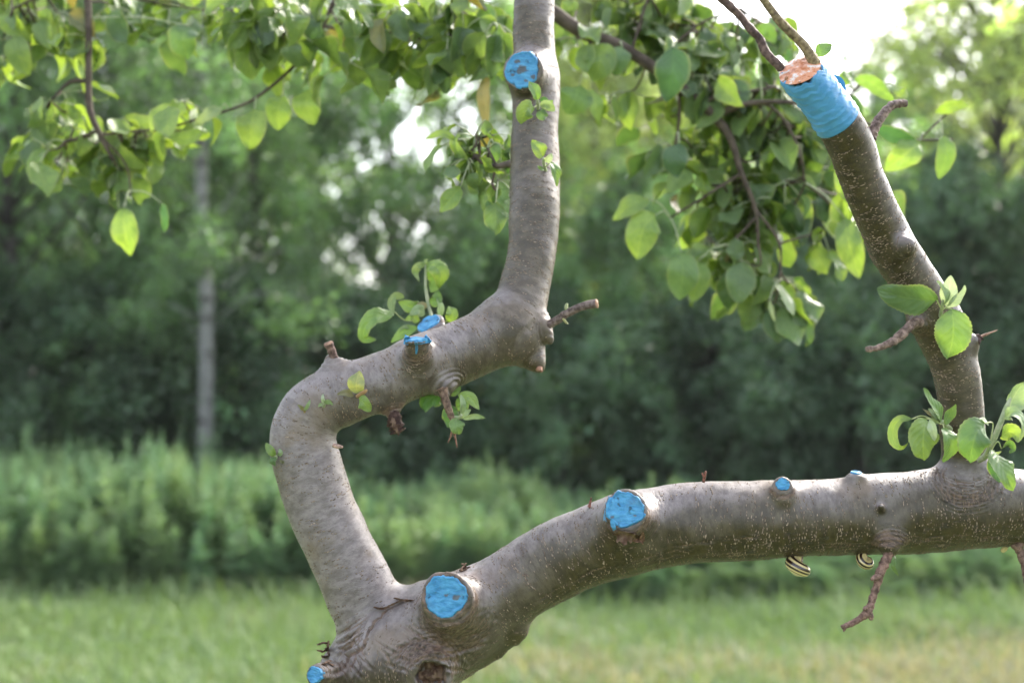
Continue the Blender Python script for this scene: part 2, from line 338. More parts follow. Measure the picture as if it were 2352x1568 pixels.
# collar of the drooping twig and the cone under it
chain([(2052, 1190, 34, 1.14), (2048, 1225, 30, 1.125), (2043, 1258, 21, 1.118)], .012, (.9, .9))
chain([(2024, 1166, 9, 1.117), (2024, 1162, 7, 1.111)], .004, (.6, .6))
chain([(770, 850, 30, 1.2), (764, 828, 16, 1.2)], .010, (.3, .3))
chain([(1018, 880, 28, 1.2), (1020, 902, 14, 1.195)], .010, (.5, .5))
chain([(898, 920, 26, 1.2), (902, 944, 17, 1.195)], .010, (.8, .8))
chain([(2115, 740, 26, 1.125), (2104, 741, 15, 1.115)], .008, (.8, .8))
chain([(2222, 792, 26, 1.135), (2237, 782, 14, 1.13)], .006, (.5, .5))
chain([(1180, 1440, 34, 1.17), (1185, 1466, 12, 1.165)], .012, (.8, .8))
chain([(1130, 1475, 30, 1.17), (1146, 1497, 10, 1.165)], .012, (.8, .8))
chain([(2082, 566, 24, 1.095), (2080, 566, 22, 1.092)], .010, (.7, .7))
# naive surface nets
def nets(F):
    I = F < 0; s = I[:-1, :-1, :-1]; A = s.copy(); O = s.copy()
    for dx in (0, 1):
        for dy in (0, 1):
            for dz in (0, 1):
                v = I[dx:I.shape[0]-1+dx, dy:I.shape[1]-1+dy, dz:I.shape[2]-1+dz]; A &= v; O |= v
    act = O & ~A; ids = np.flatnonzero(act.ravel()); nx, ny, nz = act.shape
    i, j, k = np.unravel_index(ids, act.shape)
    pos = np.zeros((len(ids), 3)); cnt = np.zeros(len(ids))
    cr = [(x, y, z) for x in (0, 1) for y in (0, 1) for z in (0, 1)]
    for a in cr:
        for ax in range(3):
            if a[ax] == 1: continue
            b = list(a); b[ax] = 1
            va = F[i+a[0], j+a[1], k+a[2]]; vb = F[i+b[0], j+b[1], k+b[2]]; m = (va < 0) != (vb < 0)
            t = np.where(m, va/np.where(m, va-vb, 1), 0); q = np.tile(np.array(a, float), (len(ids), 1)); q[:, ax] += t
            pos += q*m[:, None]; cnt += m
    V = lo+H*(np.stack([i, j, k], 1)+pos/cnt[:, None])
    quads = []
    st = (ny*nz, nz, 1)
    for ax in range(3):
        u, v = [(1, 2), (2, 0), (0, 1)][ax]
        sA = [slice(1, -1)]*3; sA[ax] = slice(0, -1); sB = [slice(1, -1)]*3; sB[ax] = slice(1, None)
        # grid edge from g to g+e_ax
        a_, b_ = I[tuple(sA)], I[tuple(sB)]; d_ = a_ != b_
        g = np.argwhere(d_); 
        if len(g) == 0: continue
        ins = a_[d_]; off = np.ones(3, int); off[ax] = 0; g = g+off
        gid = g[:, 0]*st[0]+g[:, 1]*st[1]+g[:, 2]*st[2]
        c = [gid-st[u]-st[v], gid-st[v], gid, gid-st[u]]
        c = np.stack([np.searchsorted(ids, x) for x in c], 1)
        c[~ins] = c[~ins][:, ::-1]; quads.append(c)
    return V, np.vstack(quads)
V, Q = nets(F); del F
# vertex normals
def vnormals(V, Q):
    fn = np.cross(V[Q[:, 2]]-V[Q[:, 0]], V[Q[:, 3]]-V[Q[:, 1]]); N = np.zeros_like(V)
    for c in range(4): np.add.at(N, Q[:, c], fn)
    return nrm(N)
SAM = np.array(SAM)
near = np.zeros(len(V), int); joint = np.zeros(len(V)); ol2 = np.zeros(len(V)); cid = SAM[:, 15].astype(int); st_ = [np.flatnonzero(cid == c_) for c_ in np.unique(cid)]; stx = np.array([q[0] for q in st_])
for s in range(0, len(V), 20000):
    D = np.linalg.norm(V[s:s+20000, None]-SAM[None, :, :3], axis=2)-SAM[None, :, 3]; near[s:s+20000] = D.argmin(1); M_ = np.minimum.reduceat(D, stx, axis=1); o_2 = np.argsort(M_, axis=1)[:, :2]; g_ = np.take_along_axis(M_, o_2, 1); joint[s:s+20000] = np.clip(1-(g_[:, 1]-g_[:, 0])/.010, 0, 1); ol2[s:s+20000] = SAM[stx[o_2[:, 1]], 14]
S = SAM[near].copy(); S[:, 14] = S[:, 14]*(1-joint*.5)+ol2*joint*.5; rel = V-S[:, :3]; bk = np.stack([S[:, 13]+(rel*S[:, 4:7]).sum(1), (rel*S[:, 7:10]).sum(1), (rel*S[:, 10:13]).sum(1)], 1)
Nn = vnormals(V, Q)
d1 = vnoise(V, 26, 3, 2)*.0011+vnoise(V, 90, 5, 2)*.00030
ring = np.zeros(len(V)); wound = np.zeros(len(V)); redn = np.zeros(len(V))
def rings(px, py, d, r0, r1, lam, amp, wamt=.0, side=None):
    """growth folds around a branch base"""
    global ring, wound
    c = P(px, py, d); s = d/FPX; R = np.linalg.norm(V-c, axis=1)/s+vnoise(V, 60, 9)*5
    wd = np.clip((R-r0)/6, 0, 1)*np.clip((r1-R)/((r1-r0)*.5), 0, 1)
    if side is not None: wd = wd*np.clip(((V-c)@side)/(s*12)+.2, 0, 1)
    ring += amp*np.sin(R/lam*2*math.pi+vnoise(V, 45, 4)*1.5)*wd; wound = np.maximum(wound, wd*wamt)
rings(2222, 1075, 1.12, 58, 112, 8, .0007, .55, side=-UP)
rings(1024, 1368, 1.10, 58, 105, 7, .0005, .75, side=nrm(-UP*.8+RT*.5))
rings(1437, 1170, 1.10, 48, 82, 6, .0005, .8, side=nrm(-UP*.8+RT*.6))
rings(1797, 1113, 1.124, 19, 42, 5, .0004, .8, side=-UP)
rings(2046, 1262, 1.118, 16, 62, 6.5, .0007, .8, side=UP)
rings(990, 1552, 1.118, 46, 112, 9, .0006, .6, side=nrm(UP*.8+RT*.2))
rings(957, 782, 1.167, 34, 75, 7, .0005, .6, side=-UP)
rings(2104, 741, 1.12, 14, 60, 7, .0004, .5)
rings(1247, 755, 1.235, 14, 50, 6, .0004, .4)
rings(2082, 566, 1.095, 5, 34, 7, .0006, .5)
rings(905, 945, 1.195, 10, 45, 7, .0005, .7)
rings(770, 835, 1.2, 12, 45, 7, .0004, .35)
rings(1030, 890, 1.2, 14, 60, 9, .0006, .3)
for (x, y, d, rr, am) in ((1445, 1222, 1.12, 26, 1.0), (2232, 400, 1.3, 1, 0), (1240, 448, 1.24, 16, .9), (1205, 590, 1.22, 9, .8), (990, 1552, 1.118, 34, 1.2), (1437, 1150, 1.1, 60, .35), (1024, 1368, 1.1, 64, .62), (957, 790, 1.17, 30, .5)):
    Rr = np.linalg.norm(V-P(x, y, d), axis=1)*FPX/d; wound = np.maximum(wound, am*np.clip((rr*1.2-Rr)/(rr*.4), 0, 1))
for (x, y, d, rr) in ((830, 1500, 1.16, 60), (1250, 1130, 1.2, 30), (850, 1430, 1.12, 30), (980, 1370, 1.1, 40), (780, 1560, 1.15, 70), (1100, 1350, 1.15, 60), (870, 840, 1.15, 60)):
    Rr = np.linalg.norm(V-P(x, y, d), axis=1)*FPX/d; redn = np.maximum(redn, .55*np.clip(1.3-Rr/rr, 0, 1))
# diagonal bark seam where the limbs part
sp = cat([(768, 1480, 1.13), (800, 1470, 1.12), (835, 1440, 1.12), (865, 1405, 1.12), (905, 1385, 1.13), (950, 1378, 1.13)], 12); spw = np.array([P(*q) for q in sp])
Ds = np.full(len(V), 1.0)
for q in spw: Ds = np.minimum(Ds, np.linalg.norm((V-q)*np.array([1, .25, 1]), axis=1))
seamw = np.clip(1-Ds/.006, 0, 1); ring += .0006*seamw; wound = np.maximum(wound, 0*Ds); 
def crease(pts, depth=.0009, width=.0013, dark=1.0, jit=3):
    global ring, wound
    q = cat([(a, b, 1) for a, b in pts], 6)[:, :2]; q = q+RNG.normal(0, jit*.3, q.shape)
    lo2 = q.min(0)-15; hi2 = q.max(0)+15
    rel = V-CAM; dp = rel@FWD; sx = 1176+FPX*(rel@RT)/dp; sy = 784-FPX*(rel@UP)/dp
    idx_ = np.flatnonzero((sx > lo2[0]) & (sx < hi2[0]) & (sy > lo2[1]) & (sy < hi2[1]) & (Nn[:, 1] < .2))
    if len(idx_) == 0: return
    best = np.full(len(idx_), 1e9); tb = np.zeros(len(idx_))
    for i_ in range(len(q)-1):
        a_ = q[i_]; ab = q[i_+1]-a_; t_ = np.clip(((sx[idx_]-a_[0])*ab[0]+(sy[idx_]-a_[1])*ab[1])/(ab@ab+1e-9), 0, 1)
        dd_ = np.hypot(sx[idx_]-a_[0]-t_*ab[0], sy[idx_]-a_[1]-t_*ab[1]); m_ = dd_ < best; best[m_] = dd_[m_]; tb[m_] = (i_+t_[m_])/(len(q)-1)
    wpx = width*FPX/1.15; prof_ = np.sin(np.clip(tb, 0.02, .98)*math.pi)**.5
    ring[idx_] += -depth*prof_*np.exp(-(best/wpx)**2)+depth*.55*prof_*np.exp(-((best-2.4*wpx)/wpx)**2)
    wound[idx_] = np.maximum(wound[idx_], dark*prof_*np.exp(-(best/wpx)**2*1.2))
for k_ in range(7):        # folds squeezed up where the left limb leaves the trunk
    o_ = k_*9-14; crease([(756+k_*3, 1478+o_), (790+RNG.uniform(-4, 4), 1462+o_+RNG.uniform(-3, 3)), (826, 1436+o_), (862-k_*4, 1406+o_)], .0011, .0012, .8)
crease([(955, 1378), (905, 1392), (868, 1418), (848, 1446), (838, 1475), (828, 1492), (800, 1510), (792, 1530), (770, 1545), (745, 1545)], .0016, .0015, 1.1)
crease([(770, 1490), (800, 1488), (812, 1470)], .0012, .0014, 1)
crease([(795, 1540), (815, 1520), (822, 1495)], .0009, .0012, .9)
crease([(812, 1568), (826, 1535), (830, 1520)], .0009, .0012, .8)
for k_ in range(11):       # grain sweeping round the big cut and over the hollow knot
    a0 = RNG.uniform(-.1, .1); R0 = 76+k_*5.5; ar = np.linspace(2.5+a0, .15+a0+k_*.03, 7)
    crease([(1026+R0*math.cos(t_)*1.0, 1372+R0*math.sin(t_)*.98) for t_ in ar], .0009, .0011, .95)
for k_ in range(10):
    R0 = 52+k_*6; a0 = RNG.uniform(-.1, .15); ar = np.linspace(-2.9+a0, -.5+a0, 7)
    crease([(990+R0*math.cos(t_)*1.05, 1552+R0*math.sin(t_)*.8) for t_ in ar], .0010, .0011, 1.0)
for k_ in range(6):
    R0 = 54+k_*5; ar = np.linspace(-1.0, 1.2, 6); crease([(1437+R0*math.cos(t_), 1178+R0*math.sin(t_)) for t_ in ar], .0004, .0009, .6)
for k_ in range(9):        # folds under the foot of the taped limb
    R0 = 10+k_*6.5; crease([(2160-k_*1.5, 1078+k_*5), (2185, 1090+R0*.75+k_*2), (2222, 1098+R0), (2258, 1090+R0*.75+k_*2), (2284+k_*1.5, 1076+k_*5)], .0008, .0010, .85)
for k_ in range(26):       # long cracks along the underside of the lower limb
    x0 = RNG.uniform(1120, 2280); L_ = RNG.uniform(40, 150); yy = lambda x: np.interp(x, [1060, 1200, 1350, 1500, 1700, 1900, 2352], [1445, 1395, 1312, 1262, 1240, 1232, 1212])+off_
    off_ = RNG.uniform(-6, 48); crease([(x_, yy(x_)+RNG.normal(0, 2)) for x_ in np.linspace(x0, x0+L_, 5)], .00035, .0009, .75)
for k_ in range(34):       # short random wrinkles on the old wood of the fork
    x0, y0 = RNG.uniform(770, 1150), RNG.uniform(1450, 1568); an = math.atan2(y0-1372, x0-1026)+math.pi/2+RNG.normal(0, .25); L_ = RNG.uniform(14, 48)
    crease([(x0-math.cos(an)*L_, y0-math.sin(an)*L_), (x0+RNG.normal(0, 3), y0+RNG.normal(0, 3)), (x0+math.cos(an)*L_, y0+math.sin(an)*L_)], .0006, .0010, .8)
for k_ in range(16):
    x0 = RNG.uniform(640, 700); t_ = RNG.uniform(0, 1); cx_ = 720+t_*130; cy_2 = 1080+t_*280; w_ = RNG.uniform(12, 45); ox = RNG.uniform(-60, 60)
    crease([(cx_+ox-w_, cy_2-ox*.35+w_*.30), (cx_+ox, cy_2-ox*.35+RNG.normal(0, 1)), (cx_+ox+w_, cy_2-ox*.35-w_*.2)], .00022, .0008, .35)
d1 = d1+np.clip(wound, 0, 1)*(vnoise(V, 130, 61, 3)*.0009)
V = V+Nn*(d1+ring)[:, None]; Nn = vnormals(V, Q)
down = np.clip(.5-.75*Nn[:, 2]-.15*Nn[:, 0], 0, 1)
olive = S[:, 14]*(0.18+1.0*down)+.12*vnoise(V, 18, 8, 2)  # olive growth colour with shade painted in: darker undersides, paler lilac tops
mb = MB(); mb.add(V, Q, 0)
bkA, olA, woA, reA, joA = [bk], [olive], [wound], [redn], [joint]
# lenticels: small raised corky dashes lying across the grain
tris = BVHTree.FromPolygons(V.tolist(), Q.tolist())
campos = CAM
cf = V[Q].mean(1); area = np.linalg.norm(np.cross(V[Q[:, 2]]-V[Q[:, 0]], V[Q[:, 3]]-V[Q[:, 1]]), axis=1)/2
dens = (.35+1.25*np.clip(down[Q[:, 0]]*S[Q[:, 0], 14], 0, 1))*(1-.75*np.clip(wound[Q[:, 0]], 0, 1))*(.55+.9*np.clip(vnoise(cf, 40, 21)+.3, 0, 1))
upA = (S[Q[:, 0], 14] > .45) & (cf[:, 2] > 1.40); dens = np.where(upA, dens*1.25, dens)
pr = area*dens; pr /= pr.sum()
idx = RNG.choice(len(Q), 8600, p=pr)
lv, lf, cnt = [], [], 0
ex = []
a8 = np.linspace(0, 2*math.pi, 8, endpoint=False)
for q in idx:
    vi = Q[q, 0]; T_ = S[vi, 4:7]; p0 = cf[q]; n0 = Nn[vi]; Cc = nrm(np.cross(n0, T_)); L0 = abs(RNG.normal(.0005, .0005))+.0006
    nl = RNG.choice([1, 1, 1, 2, 2, 3, 4])
    along = RNG.random() < .12+.35*np.clip(down[vi]*S[vi, 14]-.35, 0, 1)
    dirn = nrm(T_*1.0+Cc*.15) if along else nrm(Cc+T_*RNG.normal(0, .12))
    stepd = dirn
    for m_ in range(nl):
        pq = p0+stepd*m_*(L0*2.3+.0004)+T_*RNG.normal(0, .0006)
        hit = tris.find_nearest(Vector(pq))
        if hit[0] is None: continue
        c = np.array(hit[0]); nn = np.array(hit[1]); 
        if nn@n0 < 0: nn = -nn
        e1 = nrm(dirn-nn*(dirn@nn)) if not along else nrm(Cc-nn*(Cc@nn)); e2 = np.cross(nn, e1)
        la = L0*RNG.uniform(.55, 1.1)*(.55 if along else 1); wa = RNG.uniform(.00018, .00042); hh = RNG.uniform(.0002, .0004)
        jit = 1+RNG.normal(0, .18, 8)
        rim = c+(np.cos(a8)*(la+.0003)*jit)[:, None]*e1+(np.sin(a8)*(wa+.0003)*jit)[:, None]*e2-nn*.00005
        mid = c+(np.cos(a8)*la*.72)[:, None]*e1+(np.sin(a8)*wa*.7)[:, None]*e2+nn*hh
        top = c+nn*hh*.75
        lv.append(np.vstack([rim, mid, top])); ex.append(vi)
lv = np.array(lv); K = len(lv); b0 = (np.arange(K)*17)[:, None, None]
j = np.arange(8); q4 = np.stack([j, (j+1) % 8, 8+(j+1) % 8, 8+j], 1)[None]+b0; t3 = np.stack([8+j, 8+(j+1) % 8, np.full(8, 16)], 1)[None]+b0
lt_ = np.ones((K, 17, 3)); lt_[:, :8] = .22; lt_[:, 8:] *= RNG.uniform(.5, 1.1, (K, 1, 1))
n0 = mb.n; mb.add(lv.reshape(-1, 3), q4.reshape(-1, 4), 1, lt_.reshape(-1, 3)); mb.f.append(t3.reshape(-1, 3)+n0); mb.m.append(np.full(K*8, 1))
vi = np.repeat(np.array(ex), 17)
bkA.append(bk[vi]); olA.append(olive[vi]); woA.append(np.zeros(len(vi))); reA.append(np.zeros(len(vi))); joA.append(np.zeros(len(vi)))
# continuations beyond the sculpted part: the trunk down to the ground, the limb tops above and to the right
def cont(spec, ol):
    pts, rad = pix(spec, 8); n_ = mb.n; addtube(mb, pts, rad*.985, 40); c = mb.n-n_
    s = np.concatenate([[0], np.cumsum(np.linalg.norm(np.diff(pts, axis=0), axis=1))]); sv = np.append(np.repeat(s, 40), [s[0], s[-1]])
    vv = mb.v[-1]; bkA.append(np.stack([sv, vv[:, 0], vv[:, 1]], 1)); olA.append(np.full(c, ol)); woA.append(np.zeros(c)); reA.append(np.zeros(c)); joA.append(np.zeros(c))
cont([(868, 1600, 155, 1.215), (845, 1700, 160, 1.22), (830, 2200, 165, 1.23), (825, 3500, 175, 1.24), (820, 4700, 200, 1.24), (815, 4900, 290, 1.24)], .4)
cont([(1227, -20, 45, 1.342), (1228, -80, 44, 1.35), (1215, -400, 40, 1.40), (1150, -900, 30, 1.5), (1130, -1400, 14, 1.6)], .5)
cont([(2400, 1169, 86, 1.15), (2480, 1172, 84, 1.15), (2700, 1150, 76, 1.14), (3000, 1020, 60, 1.15), (3200, 700, 40, 1.2)], .8)
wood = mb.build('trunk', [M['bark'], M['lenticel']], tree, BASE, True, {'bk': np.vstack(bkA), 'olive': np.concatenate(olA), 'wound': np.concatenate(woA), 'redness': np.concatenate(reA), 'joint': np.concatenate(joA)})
print('WOOD', len(V), 'lenticels', K)

# ------------------------------------------------------------------ paint on the cuts
def disc(name, key, seed, label, thick=.0011, grey=()):
    (c0, cn), (rx, ry) = CUTS[key]; s = np.linalg.norm(c0-CAM)/FPX; rng = np.random.default_rng(seed)
    e1 = nrm(np.cross(cn, UP if abs(cn@UP) < .9 else FWD)); e2 = np.cross(cn, e1)
    if e2@UP < 0 and abs(cn@UP) < .9: e1, e2 = -e1, -e2
    na, nr = 96, 22; ang = np.linspace(0, 2*math.pi, na, endpoint=False)
    ragged = 1+.05*np.sin(3*ang+seed)+.035*np.sin(5*ang+2*seed)+.025*np.sin(11*ang+3*seed)+np.convolve(rng.normal(0, .07, na+4), np.ones(5)/5, 'valid')[:na]
    u = np.linspace(0, 1, nr); u = 1-(1-u)**1.25
    X = np.outer(u, np.cos(ang)*ragged*rx*s); Yy = np.outer(u, np.sin(ang)*ragged*ry*s)
    p = c0+X[..., None]*e1+Yy[..., None]*e2
    hgt = thick*np.clip((1-u)*14, 0, 1)[:, None]-.0028*np.clip((u-.93)/.07, 0, 1)[:, None]
    hgt = hgt+vnoise(p, 160, seed, 3)*.0006+vnoise(p*np.array([1, 1, 3]), 350, seed+1)*.0003+.0010
    # a raised rim where the brush piled it up
    hgt = hgt+.0006*np.exp(-((u-.88)/.05)**2)[:, None]*(1+vnoise(p, 200, seed+2))
    p = p+hgt[..., None]*cn
    v = p.reshape(-1, 3); i = np.arange(nr-1)[:, None]*na; jj = np.arange(na)[None]; j2 = (jj+1) % na
    f = np.stack([i+jj, i+na+jj, i+na+j2, i+j2], -1).reshape(-1, 4)
    tint = np.ones((len(v), 3))
    for (gx, gy, gr) in grey:
        dd = np.hypot(X.ravel()/s-gx, (Yy.ravel()/s-gy)*1.6)+vnoise(v, 500, 3)*gr*.35; tint *= (1-.85*np.clip((gr-dd)/(gr*.25), 0, 1))[:, None]
    m = MB(); m.add(v, f, 0, tint); o = m.build(name, M['paint'], tree, BASE)
    o['label'] = label; return o
disc('wound_paint', 'big', 1, 'large round blue painted cut with a bare grey patch', grey=[(24, -4, 12), (2, 2, 5)])
disc('wound_paint', 'mid', 2, 'round blue painted cut with drips on the lower limb', grey=[(22, -14, 4), (-30, -18, 6)])
disc('wound_paint', 'small', 3, 'small blue painted cut on the lower limb')
disc('wound_paint', 'top', 4, 'thin blue painted stub on the top edge of the lower limb', .0016)
disc('wound_paint', 'high', 5, 'worn blue painted cut on the upright limb', grey=[(0, 0, 15), (-12, 18, 7), (26, -18, 8), (-22, -12, 6), (10, -26, 6)])
disc('wound_paint', 'flat', 6, 'blue paint on the flat top of a short stub', .0006)
disc('wound_paint', 'rear', 7, 'blue painted cut behind the bent limb', .0018)
disc('wound_paint', 'edge', 8, 'blue painted knot at the left of the trunk', .0020)
def drip(x, y, d, dirs, w0, seed, name='paint_drip'):
    """a tongue of paint lying on the bark: follows the surface through the tree"""
    rng = np.random.default_rng(seed); m = MB(); pts = []
    line = cat([(x+dx, y+dy, 1) for dx, dy in dirs], 5)
    rows = []; nl = len(line)
    for i, (a_, b_, _) in enumerate(line):
        t = i/(nl-1); wd = w0*(1-.55*t)*(1+rng.normal(0, .12)); row = []
        tg = line[min(i+1, nl-1)]-line[max(i-1, 0)]; tg = tg[:2]/(np.hypot(*tg[:2])+1e-9)
        for k_ in np.linspace(-1, 1, 9):
            q = P(a_-tg[1]*wd*k_, b_+tg[0]*wd*k_, d); dr = nrm(q-CAM); h_ = tris.ray_cast(Vector(CAM), Vector(dr))
            c = np.array(h_[0]) if h_[0] is not None else q
            if abs((c-CAM)@FWD-d) > .02: c = q
            edge = min(1, (1-abs(k_))*5)*min(1, t*8+.3)*min(1, (1-t)*8)
            row.append(c-dr*(.0002+.0011*edge+.0003*rng.normal()*edge)+dr*.0006*(1-edge))
        rows.append(row)
    v = np.array(rows).reshape(-1, 3); i = np.arange(nl-1)[:, None]*9; jj = np.arange(8)[None]
    f = np.stack([i+jj, i+jj+1, i+9+jj+1, i+9+jj], -1).reshape(-1, 4); m.add(v, f); return m.build(name, M['paint'], tree, BASE)
drip(1400, 1160, 1.11, [(6, -18), (-5, 10), (-11, 38)], 9, 1)
drip(1408, 1192, 1.11, [(5, -8), (0, 8), (4, 26)], 9, 2)
drip(1463, 1175, 1.11, [(0, 0), (9, 6), (16, 14)], 14, 3)
drip(952, 786, 1.165, [(2, -4), (5, 8), (4, 28)], 5, 4)
drip(934, 776, 1.165, [(4, -4), (0, 4), (-4, 10)], 9, 5)
drip(976, 778, 1.165, [(-2, -4), (6, 2), (14, 8)], 8, 6)
# ------------------------------------------------------------------ graft: tape, wax, scions
c0, cn = CUT_G
pb = cp[np.argmin(np.linalg.norm(cp-P(1926, 273, 1.077), axis=1))]; ib = int(np.argmin(np.linalg.norm(cp-pb, axis=1)))
na, nt_ = 96, 60; ang = np.linspace(0, 2*math.pi, na, endpoint=False)
ptsT = cp[ib:]; rT = cr_[ib:]; T_, N_, B_ = frames(ptsT)
ax = nrm(c0-pb); N0 = nrm(np.array([0, -1, 0])-ax*(-ax[1])); B0 = np.cross(ax, N0)
ringd = np.cos(ang)[:, None]*N0+np.sin(ang)[:, None]*B0
bot = pb+ringd*(51*1.077/FPX+.0010); tp = c0-ax*0+ringd*(.0157); tp = tp+ax*(((c0-tp)@cn)/(ax@cn))[:, None]
tp_w = tp.copy(); tp = tp+ax*(.0016*np.sin(3*ang+1)+.0012*np.sin(7*ang)+.0008*np.sin(13*ang+2)-.0012)[:, None]
t = np.linspace(0, 1, nt_)[:, None, None]; p = bot*(1-t)+tp*t
aa = ang[None]; tt = np.linspace(0, 1, nt_)[:, None]
turn = (tt*7.5+aa/(2*math.pi)+.03*np.sin(aa*3)) % 1
hg = .0006*turn**3+.00010*np.sin(tt*60+2*np.sin(aa*2)+aa)+vnoise(p*np.array([1, 1, 1.0]), 70, 3, 3)*.0011
hg = hg*np.clip(tt*25, .2, 1)*np.clip((1-tt)*30, .3, 1)
p = p+hg[..., None]*ringd[None]; 
inner = p[-1]-ringd*.0035; inner0 = p[0]-ringd*.002
p = np.concatenate([inner0[None], p, inner[None]]); nn_ = len(p)
i = np.arange(nn_-1)[:, None]*na; jj = np.arange(na)[None]; j2 = (jj+1) % na
m = MB(); m.add(p.reshape(-1, 3), np.stack([i+jj, i+j2, i+na+j2, i+na+jj], -1).reshape(-1, 4)); tape = m.build('grafting_tape', M['tape'], tree, BASE)
fl = [P(1912, 170, 1.066), P(1926, 188, 1.068), P(1942, 210, 1.07)]      # loose flap of the tape at its right side
fp = cat([(*q,) for q in fl], 6); fo = nrm(RT*.9+UP*.4)
v = np.concatenate([fp, fp+fo*(np.sin(np.linspace(0, 3.1, len(fp)))*.0035)[:, None]-FWD*.001]); L_ = len(fp); i = np.arange(L_-1)
m = MB(); m.add(v, np.stack([i, i+1, L_+i+1, L_+i], 1)); m.build('tape_end', M['tape'], tape, BASE)
m = MB(); nr = 24; u = np.linspace(0, 1, nr)
rimw = tp_w-c0; pp = c0+u[:, None, None]*rimw[None]*.985; hgt = .0020*np.sin(np.clip((1-u)*3, 0, 1.57))[:, None]+vnoise(pp, 130, 8, 3)*.0013*(1-u[:, None]**4)+.0008
pp = pp+hgt[..., None]*cn; i = np.arange(nr-1)[:, None]*na
m.add(pp.reshape(-1, 3), np.stack([i+jj, i+j2, i+na+j2, i+na+jj], -1).reshape(-1, 4)); m.build('grafting_wax', M['wax'], tree, BASE)
def twig(name, spec, tint=(1, 1, 1), n=8, seg=14, bumps=.10, rings_=0, cutend=False, parent=None, off=True, mat='twig', seed=1):
    pts, rad = pix(spec, n); rng = np.random.default_rng(seed+int(spec[0][0]))
    s = np.arange(len(pts)); r = rad*(1+bumps*.6*rng.normal(size=len(pts))*.6)
    if rings_: r = r*(1+.06*np.sin(s*rings_))
    v, fs = tubegeo(pts, r, seg); v = v+nrm(v-pts[np.minimum(np.arange(len(v))//seg, len(pts)-1)])*(vnoise(v, 420, seed, 3)*rad.mean()*bumps*1.2)[:, None]
    tv = np.array(tint)[None]*(1+.38*vnoise(v, 260, seed+3, 2)-.25*np.clip(vnoise(v, 120, seed+9), 0, 1))[:, None]
    m = MB(); m.add(v, fs[0], 0, tv); m.f.append(fs[1]); m.m.append(np.zeros(len(fs[1]))); m.f.append(fs[2]); m.m.append(np.full(len(fs[2]), 1 if cutend else 0))
    return m.build(name, [M[mat], M['cutwood']], parent or tree, BASE if parent is None else BASE)
sL = twig('scion', [(1796, 160, 11, 1.056), (1788, 150, 10.5, 1.056), (1759, 121, 10, 1.056), (1745, 90, 9.5, 1.056), (1723, 66, 9.5, 1.056), (1695, 32, 9.5, 1.055), (1655, -5, 10, 1.053), (1600, -60, 10, 1.05), (1540, -160, 6, 1.05)], (.55, .42, .42), 6, bumps=.12); sL['label'] = 'dark purple scion at the left of the graft'
sR = twig('scion', [(1876, 147, 13, 1.052), (1868, 138, 13, 1.051), (1847, 106, 11.5, 1.05), (1820, 78, 10.5, 1.048), (1796, 55, 10.5, 1.046), (1770, 22, 9.5, 1.044), (1742, -20, 9, 1.04), (1690, -120, 7, 1.03)], (1.05, .95, .62), 6, bumps=.06); sR['label'] = 'olive brown scion at the right of the graft'
# ------------------------------------------------------------------ dead twigs and stubs
t1 = twig('twig', [(1238, 760, 13, 1.232), (1248, 752, 10, 1.23), (1275, 738, 9.5, 1.225), (1305, 718, 9.5, 1.22), (1340, 703, 9.5, 1.215), (1371, 697, 10.5, 1.21)], (.7, .62, .62), cutend=True)
twig('bud', [(1305, 716, 4, 1.22), (1301, 707, 4.5, 1.22), (1302, 697, 3, 1.22)], (1, 1, .8), 4, 8, mat='stem', parent=t1)
twig('bud', [(1293, 731, 3, 1.22), (1300, 740, 2.6, 1.22), (1305, 744, 1.5, 1.22)], (1.2, 1, .8), 4, 8, mat='stem', parent=t1)
twig('cut_stub', [(772, 842, 14, 1.2), (769, 826, 11, 1.198), (762, 806, 9.5, 1.195), (754, 788, 11.5, 1.192)], (.85, .65, .62), cutend=True, bumps=.16)
twig('broken_stub', [(899, 935, 16, 1.195), (902, 950, 13, 1.19), (908, 968, 14, 1.185), (914, 984, 13, 1.183), (919, 995, 5, 1.182)], (.42, .28, .25), bumps=.6, n=6)
t2 = twig('twig', [(1017, 892, 12, 1.19), (1022, 915, 9.5, 1.188), (1032, 944, 9, 1.186), (1040, 963, 7, 1.186)], (.9, .7, .55))
twig('thorn', [(1040, 962, 4, 1.186), (1043, 990, 3, 1.186), (1050, 1027, 1.2, 1.186)], (1.3, .8, .6), 5, 7, parent=t2)
twig('thorn', [(1040, 970, 3, 1.19), (1037, 995, 2.4, 1.19), (1029, 1016, 1, 1.19)], (1.2, .8, .6), 5, 7, parent=t2)
twig('twig', [(2112, 741, 13, 1.115), (2098, 742, 12, 1.11), (2084, 755, 11, 1.105), (2060, 778, 10.5, 1.10), (2040, 790, 9, 1.097), (2015, 799, 7.5, 1.094), (1991, 803, 6.5, 1.09)], (.95, .78, .72), rings_=1.7, bumps=.14, seed=4)
twig('twig', [(1999, 318, 14, 1.085), (2006, 302, 11.5, 1.086), (2016, 280, 11, 1.088), (2033, 257, 10.5, 1.09), (2050, 242, 10, 1.092), (2068, 238, 9, 1.093), (2082, 238, 7.5, 1.094)], (.95, .8, .78), rings_=1.5, bumps=.12, seed=5)
k_ = twig('spur', [(2226, 792, 14, 1.13), (2238, 784, 12, 1.13), (2252, 773, 7, 1.13)], (.4, .28, .30), bumps=.3, n=5)
twig('thorn', [(2248, 776, 4, 1.13), (2265, 768, 3.2, 1.13), (2291, 758, 1, 1.13)], (1.5, 1.1, .9), 5, 7, parent=k_)
